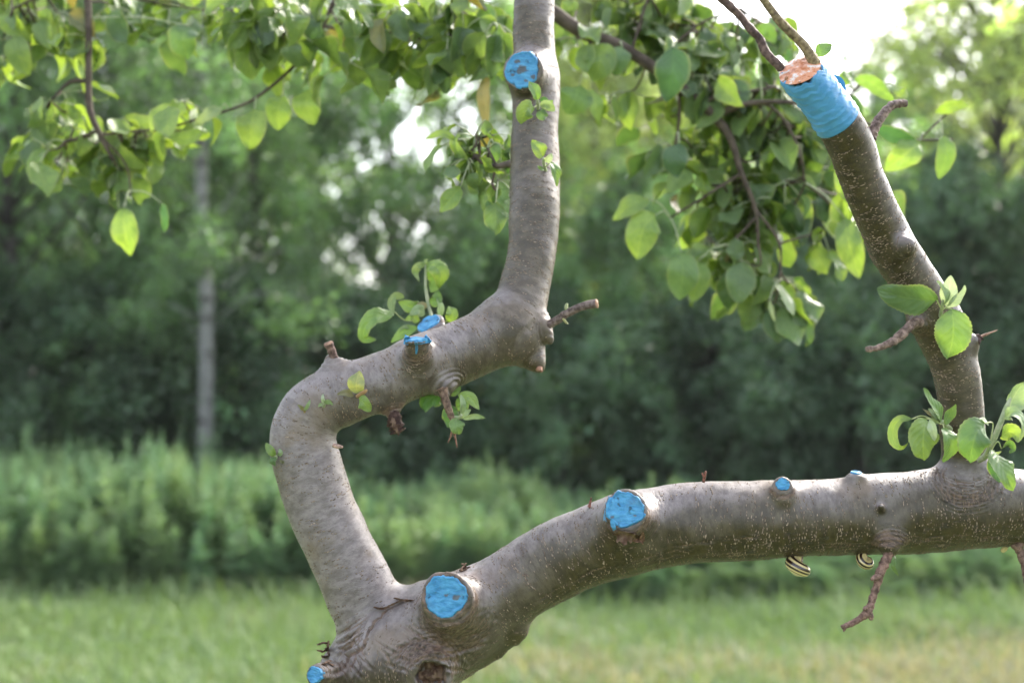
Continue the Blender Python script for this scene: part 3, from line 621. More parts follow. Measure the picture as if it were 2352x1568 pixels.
t3_ = twig('twig', [(2046, 1245, 14, 1.118), (2042, 1268, 11.5, 1.115), (2032, 1292, 11, 1.113), (2022, 1314, 11, 1.112), (2015, 1340, 8.5, 1.11), (2005, 1371, 9, 1.108), (1998, 1395, 9, 1.106), (1990, 1407, 10, 1.105), (1968, 1425, 7.5, 1.103), (1950, 1433, 7, 1.102), (1934, 1440, 5, 1.10)], (1.0, .72, .64), rings_=1.1, bumps=.13, seed=6)
for a_, b_, c_ in (((2020, 1322, 7, 1.11), (2010, 1326, 7.5, 1.107), (2002, 1330, 4, 1.105)), ((1996, 1392, 6, 1.105), (1988, 1396, 5.5, 1.103), (1984, 1399, 3, 1.1)), ((1996, 1404, 7, 1.105), (2000, 1416, 7, 1.104), (2000, 1423, 4, 1.103)), ((1942, 1436, 4, 1.1), (1940, 1444, 3, 1.1), (1937, 1449, 2, 1.1))):
    twig('spur', [a_, b_, c_], (.95, .7, .62), 4, 9, parent=t3_)
twig('twig', [(2335, 1245, 16, 1.14), (2344, 1268, 10, 1.14), (2352, 1295, 8.5, 1.138), (2358, 1330, 8, 1.136), (2368, 1370, 8, 1.13)], (.8, .6, .55), bumps=.15)
for sp_ in ([(1616, 1106, 4, 1.135), (1618, 1094, 3.4, 1.133), (1621, 1082, 2, 1.13)], [(1618, 1096, 2, 1.133), (1614, 1090, 2, 1.133), (1613, 1085, 1.5, 1.133)], [(1353, 1164, 4, 1.15), (1356, 1152, 2.5, 1.15), (1358, 1142, 1.6, 1.15)]):
    twig('dry_spur', sp_, (1.2, .6, .5), 4, 7)
twig('pale_bud', [(766, 1022, 5, 1.14), (776, 1025, 5, 1.138), (787, 1026, 3, 1.137)], (1.6, 1.25, 1.1), 4, 9)
twig('knob_scar', [(1236, 842, 9, 1.225), (1240, 848, 6, 1.222), (1243, 852, 3, 1.22)], (1.4, .9, .7), 4, 9, bumps=.4)
# peeling flakes of bark
def flake(name, spec, wid, curl, seed, mat='flake'):
    rng = np.random.default_rng(seed); q = cat(spec, 6)
    c = []
    for a, b, d in q:
        dr = nrm(P(a, b, 1)-CAM); h_ = tris.ray_cast(Vector(CAM), Vector(dr)); c.append(np.array(h_[0])-dr*.0022 if (h_[0] is not None) else P(a, b, d))
    c = np.array(c); T, N, B = frames(c); n_ = len(c)
    rows = []
    for i in range(n_):
        t = i/(n_-1); wd = wid*2.6/FPX*(.35+.65*math.sin(math.pi*min(1, t*.9+.08)))*(1+rng.normal(0, .18))
        rows.append([c[i]+(B[i]*math.cos(curl*k)*k*wd+N[i]*(abs(math.sin(curl*k))*wd+.0006*rng.normal())) for k in np.linspace(-1, 1, 6)])
    v = np.array(rows).reshape(-1, 3); i = np.arange(n_-1)[:, None]*6; jj = np.arange(5)[None]
    f = np.stack([i+jj, i+jj+1, i+6+jj+1, i+6+jj], -1).reshape(-1, 4); m = MB(); m.add(v, f)
    m.add(v+N.repeat(6, 0)*-.0006, f[:, ::-1]); return m.build(name, M[mat], tree, BASE)
flake('bark_flake', [(858, 1393, 1.118), (880, 1397, 1.116), (900, 1388, 1.118), (925, 1376, 1.125)], 2.6, 1.1, 1)
flake('bark_flake', [(905, 1372, 1.13), (930, 1378, 1.13), (950, 1378, 1.135)], 2.6, 1.2, 2)
for q_ in range(3): flake('bark_flake', [(897+q_*3, 948+q_*4, 1.18), (902+q_*3, 972, 1.175), (908+q_*4, 1000-abs(q_-2)*5, 1.175)], 2, .9, 20+q_)
flake('bark_flake', [(758, 1478, 1.155), (742, 1474, 1.15), (728, 1480, 1.15)], 2.6, 1.3, 4)
flake('bark_flake', [(750, 1490, 1.155), (740, 1496, 1.15), (728, 1492, 1.15)], 2.6, 1.3, 5)
flake('bark_flake', [(755, 1505, 1.15), (744, 1506, 1.145), (740, 1508, 1.145)], 2.6, 1.3, 6)
flake('bark_flake', [(755, 1470, 1.15), (753, 1488, 1.148), (756, 1505, 1.146)], 2.6, 1.0, 7)
flake('bark_flake', [(740, 1525, 1.13), (752, 1520, 1.12), (766, 1528, 1.118)], 5, 1.2, 8)
flake('bark_flake', [(1055, 1312, 1.15), (1066, 1303, 1.145), (1072, 1301, 1.145)], 7, 1.3, 9)
flake('bark_flake', [(1418, 1232, 1.105), (1440, 1226, 1.10), (1462, 1232, 1.10)], 9, .8, 10)
flake('bark_flake', [(1455, 1240, 1.105), (1470, 1238, 1.104), (1478, 1222, 1.104)], 6, 1.0, 11, 'cutwood')
for (x, y, d, s_) in ((1148, 1500, 1.165, 4), (1186, 1462, 1.165, 3)):
    twig('paint_drip', [(x-3, y-8, s_, d), (x, y, s_, d), (x+2, y+8, s_*.6, d)], (1, 1, 1), 4, 8, mat='paint', bumps=.3)
# grey woody core inside the hollow knot
cc = CUTS['hollow'][0][0]
m = MB(); a_ = np.linspace(0, 2*math.pi, 40, endpoint=False); u = np.linspace(0, 1, 10)
pp = cc+FWD*.009+(u[:, None, None]*.0105)*(np.cos(a_)[None, :, None]*RT+np.sin(a_)[None, :, None]*UP); pp = pp-FWD*(vnoise(pp, 220, 4, 3)*.0045+.0015*np.sin(u*7)[:, None])[..., None]
i = np.arange(9)[:, None]*40; jj = np.arange(40)[None]; j2 = (jj+1) % 40; m.add(pp.reshape(-1, 3), np.stack([i+jj, i+40+jj, i+40+j2, i+j2], -1).reshape(-1, 4)); m.build('knot_core', M['flake'], tree, BASE)
flake('bark_flake', [(986, 1530, 1.12), (990, 1540, 1.117), (996, 1552, 1.117)], 4, 1.2, 12, 'cutwood')
# ------------------------------------------------------------------ leaves
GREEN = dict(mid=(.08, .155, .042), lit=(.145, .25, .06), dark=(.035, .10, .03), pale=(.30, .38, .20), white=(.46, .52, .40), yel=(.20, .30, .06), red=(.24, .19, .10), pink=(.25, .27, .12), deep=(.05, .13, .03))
def outline(u):
    return np.where(u < .42, np.sin(np.clip(u/.42, 0, 1)*math.pi/2)**.62, np.cos(np.clip((u-.42)/.58, 0, 1)*math.pi/2)**.78)
def leafgeo(mb, mid, width, tint, roll=0.0, fold=.35, curl=0.0, wave=.06, serr=True, seed=0, pet=None, nu=30, nv=6):
    """one leaf about a midrib of (px,py,d) points; roll turns the blade about its midrib (0 = facing the camera)"""
    rng = np.random.default_rng(seed); q = cat(mid, 12); c = np.array([P(*a) for a in q])
    L = np.concatenate([[0], np.cumsum(np.linalg.norm(np.diff(c, axis=0), axis=1))]); tt = np.linspace(0, L[-1], nu+1)
    c = np.stack([np.interp(tt, L, c[:, k]) for k in range(3)], 1); u = tt/L[-1]
    T = nrm(np.gradient(c, axis=0)); Nf = nrm(-FWD-T*(-(T@FWD))[:, None]); Sd = np.cross(T, Nf)
    cr, sr = math.cos(roll), math.sin(roll); N = Nf*cr+Sd*sr; S_ = Sd*cr-Nf*sr
    wpx = width/2*q[:, 2].mean()/FPX; prof = outline(u); prof[0] = .03; prof[-1] = .01
    ks = np.linspace(-1, 1, 2*nv+1); ph = rng.uniform(0, 6)
    rows = []
    for k in ks:
        e = 1.0
        if serr: e = 1+.07*abs(k)**4*(((u*15+ph) % 1)-.5)*2
        off = k*wpx*prof*e
        up = fold*np.abs(off)-curl*np.abs(k)**2*wpx*prof + wave*wpx*np.sin(u*11+ph+k*1.5)*abs(k)*2.0 - .02*wpx*np.sin(u*42-abs(k)*14)*abs(k)
        rows.append(c+S_*(off*(1-.25*abs(curl)*abs(k)))[:, None]+N*up[:, None])
    v = np.stack(rows, 1); m_ = 2*nv+1
    i = np.arange(nu)[:, None]*m_; j = np.arange(m_-1)[None]
    f = np.stack([i+j, i+m_+j, i+m_+j+1, i+j+1], -1).reshape(-1, 4)
    uv = np.stack([np.repeat(u, m_)[:, None], np.tile(ks, nu+1)[:, None]], -1).reshape(-1, 2)
    t = np.array(tint)[None]*(1+.10*rng.normal()); 
    mb.add(v.reshape(-1, 3), f, 0, np.repeat(t, len(uv), 0), uv)
    if pet is not None:
        pp = cat(list(pet)+[mid[0]], 6)
        addtube(mb, np.array([P(*a) for a in pp]), 1.6*q[0, 2]/FPX, 6, 1, (1.1, 1.1, .8))
def shoot(label, stem, leaves, dz=0.0, stint=(1, 1, 1), name='leafy_shoot'):
    """stem: pixel path with radii; leaves: (points, width, colour, roll, fold, curl, petiole)"""
    pts, rad = pix([(a, b, r, d+dz) for a, b, r, d in stem], 6); mb = MB(); addtube(mb, pts, rad, 9, 0, stint)
    st = mb.build(name, M['stem'], tree, BASE); st['label'] = label
    for i, (mp, wd, colr, roll, fold, curl, pet) in enumerate(leaves):
        mb = MB(); mp = [(a, b, d+dz) for a, b, d in mp]
        if pet: pet = [(a, b, d+dz) for a, b, d in pet]
        leafgeo(mb, mp, wd*(1.2 if wd < 40 else 1), GREEN[colr], roll, fold, curl, seed=i*7+int(mp[0][0]), pet=pet)
        mb.build('leaf', [M['paleleaf' if colr in ('white', 'pale') else 'leaf'], M['stem']], st, BASE)
    return st
D = 1.10
shoot('shoot with two large fresh leaves beside the dead twig of the taped limb', [(2160, 728, 5, 1.115), (2163, 708, 4, 1.105), (2166, 690, 3, 1.10)], [
    ([(2152, 689, D), (2115, 688, D-.004), (2065, 680, D-.004), (2014, 662, D)], 82, 'mid', -.55, .35, .25, [(2163, 712, 1.103)]),
    ([(2168, 700, D), (2171, 680, D-.003), (2152, 645, D)], 30, 'pale', .9, .6, .2, [(2164, 710, 1.102)]),
    ([(2172, 706, D), (2186, 690, D), (2208, 668, D), (2216, 655, D)], 24, 'white', .6, .7, 0, [(2165, 712, 1.102)]),
    ([(2174, 704, D), (2180, 670, D), (2184, 632, D)], 36, 'white', -.5, .5, .3, [(2165, 712, 1.102)]),
    ([(2186, 710, D-.005), (2190, 745, D-.010), (2187, 785, D-.008), (2176, 824, D-.002)], 90, 'lit', .12, .15, .15, [(2166, 706, 1.102)])])
D = 1.085
shoot('leaf cluster at the left foot of the taped limb', [(2182, 985, 7, 1.118), (2172, 976, 6, 1.105), (2164, 968, 5, 1.095)], [
    ([(2162, 970, D), (2154, 944, D-.004), (2136, 922, D-.006), (2122, 890, D-.006)], 30, 'lit', .75, .5, .2, None),
    ([(2172, 975, D), (2178, 958, D), (2196, 928, D-.004)], 24, 'lit', .3, .3, .2, None),
    ([(2160, 968, D), (2140, 955, D), (2117, 938, D)], 11, 'red', .8, .4, 0, None),
    ([(2160, 966, D), (2148, 952, D), (2132, 938, D)], 16, 'white', .4, .4, 0, None),
    ([(2158, 972, D), (2147, 960, D), (2142, 948, D)], 18, 'pale', .1, .4, 0, None),
    ([(2094, 962, D), (2068, 963, D+.004), (2052, 985, D+.008), (2054, 1012, D+.006), (2072, 1025, D-.002), (2090, 1012, D-.008)], 24, 'yel', .8, .3, .2, [(2160, 972, D), (2120, 955, D+.01)]),
    ([(2127, 961, D-.012), (2122, 990, D-.018), (2120, 1025, D-.018), (2121, 1056, D-.012)], 74, 'yel', -.15, .2, .15, [(2162, 974, D), (2142, 964, D-.004)]),
    ([(2135, 963, D-.02), (2143, 985, D-.024), (2147, 1012, D-.02)], 20, 'white', .8, .5, .2, None),
    ([(2168, 982, D-.01), (2181, 1005, D-.018), (2182, 1032, D-.016), (2165, 1060, D-.01)], 52, 'lit', -.45, .45, .2, [(2166, 974, D)]),
    ([(2261, 972, D-.01), (2244, 992, D-.02), (2234, 1022, D-.022), (2227, 1061, D-.012)], 82, 'mid', .15, .2, .25, [(2262, 1050, 1.10), (2275, 1010, D), (2280, 972, D)]),
    ([(2270, 976, D), (2262, 966, D-.006), (2245, 963, D-.01)], 16, 'white', .9, .3, .2, None)], dz=0.012)
shoot('upright pale stemmed shoot with curled leaves at the right edge', [(2250, 1056, 7, 1.115), (2266, 1044, 7.5, 1.10), (2282, 1010, 7, 1.09), (2300, 966, 6.5, 1.085), (2312, 935, 6, 1.083), (2321, 914, 2.5, 1.082)], [
    ([(2318, 950, 1.09), (2322, 925, 1.098), (2335, 900, 1.10), (2352, 876, 1.10)], 60, 'pale', .25, .3, -.3, None),
    ([(2308, 960, 1.08), (2326, 948, 1.07), (2344, 960, 1.065), (2350, 985, 1.065), (2342, 1012, 1.07)], 34, 'pale', -.8, .4, .3, None),
    ([(2298, 1004, 1.10), (2318, 990, 1.105), (2334, 1000, 1.10), (2336, 1016, 1.095)], 44, 'yel', .3, .4, .3, None),
    ([(2300, 1030, 1.09), (2318, 1016, 1.085), (2328, 1030, 1.085), (2318, 1040, 1.085)], 18, 'mid', .8, .5, .3, [(2278, 1030, 1.09), (2292, 1014, 1.088)]),
    ([(2262, 1048, 1.10), (2282, 1040, 1.105), (2300, 1036, 1.10)], 20, 'pale', .8, .4, .2, None),
    ([(2284, 1037, 1.085), (2298, 1062, 1.07), (2312, 1092, 1.065), (2326, 1127, 1.07)], 64, 'lit', -.35, .3, .2, [(2266, 1046, 1.095)]),
    ([(2280, 1044, 1.11), (2288, 1075, 1.112), (2296, 1108, 1.11)], 40, 'deep', .3, .3, .2, None)], dz=0.012)
d_ = 1.288
shoot('small shoot of five leaves just below the high blue cut', [(1236, 250, 4.5, 1.305), (1235, 238, 4.5, 1.295), (1234, 228, 3, 1.288)], [
    ([(1234, 230, d_), (1229, 210, d_-.004), (1215, 186, d_)], 24, 'lit', .45, .5, .2, None),
    ([(1226, 247, d_), (1212, 250, d_-.006), (1203, 264, d_-.006), (1196, 285, d_)], 38, 'yel', -.3, .3, .3, [(1234, 242, 1.295)]),
    ([(1242, 246, d_), (1256, 242, d_-.004), (1275, 255, d_)], 22, 'pale', .5, .4, .2, None),
    ([(1244, 242, d_), (1258, 240, d_), (1271, 230, d_)], 15, 'lit', -.3, .4, .2, None),
    ([(1236, 256, d_), (1246, 264, d_-.005), (1258, 268, d_)], 24, 'mid', .2, .4, .3, None),
    ([(1240, 232, d_+.01), (1250, 230, d_+.008), (1262, 240, d_+.006)], 14, 'dark', .3, .4, .2, None)], dz=-0.024)
shoot('small shoot of two larger leaves in the middle of the upright limb', [(1254, 394, 4.5, 1.29), (1250, 380, 4, 1.28), (1248, 364, 3, 1.272)], [
    ([(1247, 360, 1.27), (1240, 345, 1.264), (1221, 323, 1.266)], 32, 'yel', .3, .45, .25, None),
    ([(1266, 372, 1.268), (1276, 392, 1.262), (1279, 428, 1.266)], 25, 'lit', -.6, .5, .3, [(1252, 384, 1.28)]),
    ([(1252, 372, 1.275), (1262, 362, 1.27), (1268, 352, 1.27)], 15, 'white', .4, .5, .2, None),
    ([(1250, 390, 1.28), (1240, 386, 1.276), (1234, 380, 1.276)], 9, 'lit', .4, .4, .2, None)], dz=-0.024)
shoot('reddish three leaved shoot near the bend', [(815, 913, 4, 1.145), (824, 908, 4.5, 1.13), (838, 899, 4.5, 1.12), (842, 896, 3, 1.118)], [
    ([(822, 902, 1.12), (818, 882, 1.114), (826, 851, 1.118)], 36, 'pink', -.2, .4, .3, None),
    ([(812, 909, 1.13), (795, 902, 1.126), (774, 905, 1.128)], 15, 'red', .5, .5, .2, None),
    ([(825, 916, 1.122), (836, 926, 1.116), (852, 945, 1.118)], 30, 'yel', .3, .4, .3, None)], stint=(1.1, .6, .5), dz=0.042)
shoot('tiny two pointed bud nearest the outer bend', [(702, 955, 3.5, 1.145), (700, 946, 3, 1.138), (698, 940, 2.5, 1.136)], [
    ([(699, 943, 1.134), (707, 930, 1.13), (713, 917, 1.132)], 8, 'pale', .4, .5, .2, None),
    ([(697, 942, 1.134), (690, 934, 1.132), (683, 929, 1.132)], 8, 'red', .4, .5, .2, None)], stint=(1.1, .7, .55), dz=0.036)
shoot('tiny pale tufted bud between the bend and the reddish shoot', [(742, 936, 4, 1.14), (745, 928, 3.5, 1.132), (747, 922, 2.5, 1.13)], [
    ([(744, 927, 1.13), (741, 915, 1.126), (742, 904, 1.128)], 8, 'white', .4, .5, .2, None),
    ([(746, 926, 1.13), (756, 922, 1.126), (765, 930, 1.126)], 11, 'pale', .4, .5, .2, None),
    ([(742, 930, 1.13), (736, 930, 1.13), (731, 934, 1.13)], 8, 'pale', .4, .5, .2, None)], dz=0.038)
shoot('small shoot on the outer edge of the bend', [(650, 1058, 4, 1.155), (640, 1052, 4, 1.145), (632, 1046, 2.5, 1.142)], [
    ([(632, 1046, 1.142), (622, 1035, 1.138), (611, 1016, 1.142)], 16, 'yel', .3, .4, .2, None),
    ([(634, 1050, 1.14), (626, 1058, 1.136), (632, 1070, 1.138)], 14, 'mid', .3, .4, .3, None),
    ([(638, 1046, 1.14), (644, 1040, 1.138), (642, 1030, 1.14)], 10, 'pale', .4, .4, .2, None),
    ([(642, 1056, 1.14), (648, 1060, 1.138), (655, 1062, 1.14)], 7, 'red', .4, .4, .2, None)], dz=0.036)
shoot('leaves around the hanging twig under the left limb', [(1045, 958, 4, 1.186), (1055, 958, 4, 1.182), (1060, 952, 3, 1.18)], [
    ([(1030, 912, 1.21), (1008, 905, 1.215), (982, 922, 1.215), (975, 945, 1.21)], 56, 'deep', .1, .4, .5, None),
    ([(1030, 930, 1.212), (1035, 960, 1.215), (1028, 982, 1.215)], 46, 'deep', -.3, .4, .4, None),
    ([(1049, 960, 1.178), (1050, 980, 1.172), (1055, 998, 1.176)], 40, 'lit', -.3, .3, .3, None),
    ([(1064, 962, 1.18), (1090, 955, 1.176), (1116, 960, 1.178)], 13, 'pale', .4, .5, .2, None),
    ([(1060, 950, 1.18), (1063, 928, 1.176), (1058, 905, 1.18)], 13, 'pale', .4, .5, .2, None),
    ([(1052, 908, 1.19), (1078, 912, 1.186), (1101, 941, 1.186)], 24, 'yel', -.4, .4, .3, None),
    ([(1030, 905, 1.21), (1048, 900, 1.21), (1058, 886, 1.21)], 13, 'lit', .4, .4, .2, None),
    ([(1050, 915, 1.215), (1062, 930, 1.215), (1066, 952, 1.215)], 30, 'mid', .4, .4, .3, None),
    ([(1056, 960, 1.19), (1066, 950, 1.188), (1082, 940, 1.19)], 16, 'pale', -.4, .4, .2, None)])
d_ = 1.34
shoot('curly leaved shoot rising behind the rear blue cut', [(992, 745, 5, 1.30), (990, 722, 4, 1.33), (984, 700, 4, 1.34), (978, 660, 3.5, 1.34), (978, 608, 3, 1.34)], [
    ([(978, 608, d_), (1000, 612, d_-.01), (1014, 632, d_-.01), (1008, 662, d_)], 48, 'yel', -.5, .4, .4, None),
    ([(982, 612, d_), (1002, 640, d_+.004), (990, 672, d_)], 40, 'lit', .2, .3, .3, None),
    ([(978, 608, d_), (960, 612, d_-.008), (955, 628, d_), (962, 646, d_)], 20, 'pale', -.6, .4, .3, None),
    ([(978, 610, d_), (976, 602, d_), (982, 594, d_)], 8, 'pale', .4, .4, .2, None),
    ([(978, 610, d_), (1000, 602, d_), (1012, 594, d_)], 12, 'pale', .4, .4, .2, None),
    ([(928, 684, d_), (908, 680, d_-.01), (898, 698, d_-.012), (905, 726, d_-.01)], 22, 'pale', -.7, .4, .3, None),
    ([(905, 715, d_), (885, 722, d_-.01), (858, 728, d_-.02), (838, 752, d_-.02), (836, 776, d_-.015), (864, 780, d_-.01)], 34, 'lit', .35, .4, .3, [(965, 735, d_), (930, 735, d_)]),
    ([(972, 700, d_), (950, 706, d_-.01), (914, 694, d_)], 28, 'lit', -.3, .4, .3, None),
    ([(1028, 738, d_), (1038, 722, d_-.006), (1032, 703, d_)], 28, 'yel', .3, .4, .3, [(992, 738, 1.32)]),
    ([(1008, 735, d_), (1012, 705, d_), (1002, 680, d_)], 16, 'pale', .6, .4, .3, None),
    ([(960, 752, d_), (930, 762, d_), (898, 786, d_)], 26, 'lit', .5, .4, .3, None),
    ([(975, 722, d_-.01), (960, 712, d_-.02), (940, 724, d_-.02)], 26, 'pale', .3, .4, .4, None),
    ([(962, 738, d_), (948, 728, d_-.01), (930, 735, d_-.01)], 20, 'yel', .3, .4, .3, None),
    ([(985, 690, d_), (1000, 690, d_), (1008, 668, d_)], 26, 'mid', .3, .4, .3, None),
    ([(972, 692, d_-.01), (968, 702, d_-.012), (966, 714, d_-.01)], 24, 'red', .3, .4, .4, None),
    ([(940, 756, d_), (928, 750, d_), (918, 760, d_)], 8, 'pale', .4, .4, .3, None)])
shoot('single leaf standing up behind the graft', [(1880, 150, 2.5, 1.09), (1876, 135, 2.5, 1.088), (1873, 124, 2, 1.085)], [
    ([(1872, 124, 1.085), (1886, 116, 1.08), (1912, 104, 1.083)], 27, 'mid', -.1, .3, .2, None)])
shoot('green sliver of a leaf beside the drooping reddish twig', [(2052, 1268, 2.5, 1.118), (2054, 1276, 2.5, 1.115), (2056, 1282, 2, 1.114)], [
    ([(2056, 1282, 1.113), (2051, 1298, 1.11), (2058, 1312, 1.11), (2065, 1324, 1.11)], 10, 'lit', .7, .5, .3, None)])
# ------------------------------------------------------------------ snails
def snail(c, R, apex, turn, label, wide=1.0, dark=1.0, pale=None):
    """banded globular shell hanging mouth-up under the limb; apex = axis direction, turn = where the lip ends"""
    base = c; ob = empty('snail', base); tag(ob, label, 'snail', 'snails under the lower limb')
    w_ = nrm(apex); e1 = nrm(np.cross(w_, FWD)); e2 = np.cross(w_, e1)
    nphi, na = 300, 40; ph = np.linspace(-4.3*2*math.pi, 0, nphi); g = 1.42**(ph/(2*math.pi)*1.35)
    ctr = np.stack([.47*g*np.cos(ph+turn), .47*g*np.sin(ph+turn)], 1)*R; rr = .55*g*R; zz = (1-g)*.74*R
    a = np.linspace(0, 2*math.pi, na, endpoint=False)
    er = np.cos(ph+turn)[:, None]*e1+np.sin(ph+turn)[:, None]*e2
    cc_ = base+ctr[:, :1]*e1+ctr[:, 1:]*e2+zz[:, None]*w_
    v = cc_[:, None]+rr[:, None, None]*(np.cos(a)[None, :, None]*er[:, None]+(np.sin(a)*.95)[None, :, None]*w_)
    th = np.degrees(a); th = np.where(th > 180, th-360, th)          # 0 = periphery, + towards the apex
    band = np.ones(na)
    for (b0, b1) in ((-78, -46), (-36, -8), (6, 19), (30, 35), (44, 48)): band = np.where((th > b0) & (th < b1), 0, band)
    tint = np.ones((nphi, na, 3)); tint[:] = band[None, :, None]
    if pale: tint = 1-(1-tint)*pale
    i = np.arange(nphi-1)[:, None]*na; j = np.arange(na)[None]; j2 = (j+1) % na
    f = np.stack([i+j, i+j2, i+na+j2, i+na+j], -1).reshape(-1, 4)
    uv = np.stack([np.repeat(ph*1.0, na), np.tile(a*0, nphi)], -1)
    m = MB(); m.add(v.reshape(-1, 3), f, 0, tint.reshape(-1, 3), uv); m.build('shell', M['shell'], ob, base)
    rim = v[-1]; rp = np.vstack([rim, rim[:1]]); m = MB(); addtube(m, rp, .045*R, 8); m.build('shell_lip', M['lip'], ob, base)
    u = np.linspace(0, 1, 8); ct = cc_[-1]; fw = np.cross(w_, er[-1]); pp = ct+(rim-ct)[None]*u[:, None, None]*.96+(np.cos(u*1.4)*.22*R)[:, None, None]*fw
    pp = pp+(vnoise(pp, 900, 4)*.0004)[..., None]*fw
    i = np.arange(7)[:, None]*na; m = MB(); m.add(pp.reshape(-1, 3), np.stack([i+j, i+j2, i+na+j2, i+na+j], -1).reshape(-1, 4)); m.build('foot', M['body'], ob, base)
    return ob
px_ = 1.15/FPX
snail(P(1838, 1297, 1.136), 23*px_*1.62, -UP*.9-RT*.34+FWD*.10, -1.6, 'largest banded snail, cream and black, hanging under the lower limb')
snail(P(1990, 1286, 1.138), 18.5*px_*1.38, FWD*.62-UP*.66-RT*.2, -2.2, 'brown banded snail hanging just left of the drooping reddish twig')
snail(P(2305, 1258, 1.150), 12*px_*1.1, -UP*.5-FWD*.6+RT*.5, .6, 'small plain tan snail under the limb near the right edge', pale=.12)
# ------------------------------------------------------------------ leafy hanging limbs (out of focus, behind)
def leaves_batch(mb, base, tipdir, nrm0, L, W, tint, rng, fold=.35, nu=9, nv=3, curl=None):
    n_ = len(base); T = nrm(tipdir); N = nrm(nrm0-T*(nrm0*T).sum(1, keepdims=True)); S_ = np.cross(T, N)
    u = np.linspace(0, 1, nu+1); ks = np.linspace(-1, 1, 2*nv+1); prof = outline(u); prof[0] = .04; prof[-1] = .02
    cu = rng.normal(.55, .65, n_) if curl is None else curl
    ang = cu[:, None]*u[None]; dx = np.cumsum(np.concatenate([np.zeros((n_, 1)), (np.cos(ang)[:, 1:])/nu], 1), 1); dy = np.cumsum(np.concatenate([np.zeros((n_, 1)), (np.sin(ang)[:, 1:])/nu], 1), 1)
    c = base[:, None]+L[:, None, None]*(dx[..., None]*T[:, None]-dy[..., None]*N[:, None])
    ph = rng.uniform(0, 6, n_); off = ks[None, None]*prof[None, :, None]*W[:, None, None]/2
    fo = fold+rng.normal(0, .35, n_)
    up = fo[:, None, None]*np.abs(off)+rng.uniform(.04, .20, n_)[:, None, None]*W[:, None, None]*np.sin(u[None, :, None]*9+ph[:, None, None]+ks[None, None]*1.4)*np.abs(ks)[None, None]
    v = c[:, :, None]+off[..., None]*S_[:, None, None]+up[..., None]*N[:, None, None]
    m_ = 2*nv+1; i = np.arange(nu)[:, None]*m_; j = np.arange(m_-1)[None]
    f = np.stack([i+j, i+m_+j, i+m_+j+1, i+j+1], -1).reshape(-1, 4); K_ = (nu+1)*m_
    f = (f[None]+(np.arange(n_)*K_)[:, None, None]).reshape(-1, 4)
    uv = np.tile(np.stack([np.repeat(u, m_), np.tile(ks, nu+1)], 1), (n_, 1))
    mb.add(v.reshape(-1, 3), f, 0, np.repeat(tint, K_, 0), uv)
def leafy_limb(label, limb, subs, blobs, seed, manual=(), behind=0, size=1.0, dim=0.0):
    rng = np.random.default_rng(seed); mb = MB(); pts, rad = pix(limb, 6); addtube(mb, pts, rad, 12, 0); allp = [pts]
    for s_ in subs:
        p2, r2 = pix(s_, 6); addtube(mb, p2, r2, 9, 0); allp.append(p2)
    net = np.vstack(allp); lm = MB()
    LS, TD, NN, LL, WW, TT = [], [], [], [], [], []
    for (cx, cy, sx, sy, n_, d0, dd, lightness) in blobs:
        if behind: d0, dd, n_ = d0+behind, .06, int(n_*(1.3 if behind < .055 else 1.12))
        ns = max(1, n_//5)
        for s_ in range(ns):
            a = rng.uniform(0, 2*math.pi); r = math.sqrt(rng.uniform(0, 1)); d = d0+rng.uniform(-dd, dd); sp_ = P(cx+sx*r*math.cos(a), cy+sy*r*math.sin(a)-18, d)
            q = net[np.argmin(np.linalg.norm(net-sp_+UP*.0, axis=1))]
            mid_ = (q+sp_)/2+np.array([0, 0, -.006])+rng.normal(0, .004, 3); addtube(mb, cat([q, mid_, sp_], 3), np.linspace(.0016, .0010, 7), 6, 0)
            for k in range(rng.integers(4, 7)):
                az = rng.uniform(0, 2*math.pi); dn = rng.uniform(.25, 1.6); hd = nrm(np.array([math.cos(az), math.sin(az)*.8, -dn]))
                pl = rng.uniform(.012, .026); b_ = sp_+rng.normal(0, .010, 3)+hd*pl*np.array([1, 1, .5])
                addtube(mb, np.array([sp_, (sp_+b_)/2+np.array([0, 0, .002]), b_]), .0007, 5, 1)
                LS.append(b_); TD.append(hd+np.array([0, 0, -.35])); NN.append(np.array([0, 0, 1.0])+rng.normal(0, .45, 3)+np.array([0, -.25, 0])); l_ = rng.uniform(.028, .054)*size; LL.append(l_); WW.append(l_*rng.uniform(.58, .78))
                t_ = float(np.clip(rng.beta(1.6, 2)*.85+lightness*.62-.12-dim, 0, 1)); c_ = np.array([.038, .085, .034])*(1-t_)+np.array([.22, .32, .065])*t_  # random leaf tint, with backlight painted in through lightness and dim
                if rng.random() < .02: c_ = np.array([.15, .13, .05])
                TT.append(c_*rng.uniform(.85, 1.15))
    leaves_batch(lm, np.array(LS), np.array(TD), np.array(NN), np.array(LL), np.array(WW), np.array(TT), rng)
    for (mp, wd, colr, roll) in manual:
        b_ = P(*mp[0]); q = net[np.argmin(np.linalg.norm(net-b_-UP*.02, axis=1))]; addtube(mb, cat([q, (q+b_)/2+np.array([0, 0, .006]), b_], 4), np.linspace(.0012, .0007, 9), 6, 1)
        leafgeo(lm, mp, wd, GREEN[colr], roll, .3, .2, seed=int(mp[0][0]), nu=14, nv=4)
    st = mb.build('leafy_limb', [M['limb'], M['stem']], tree, BASE); st['label'] = label
    lf = lm.build('foliage', [M['leaf'], M['stem']], st, BASE); return st
TOP = (1140, -1200)
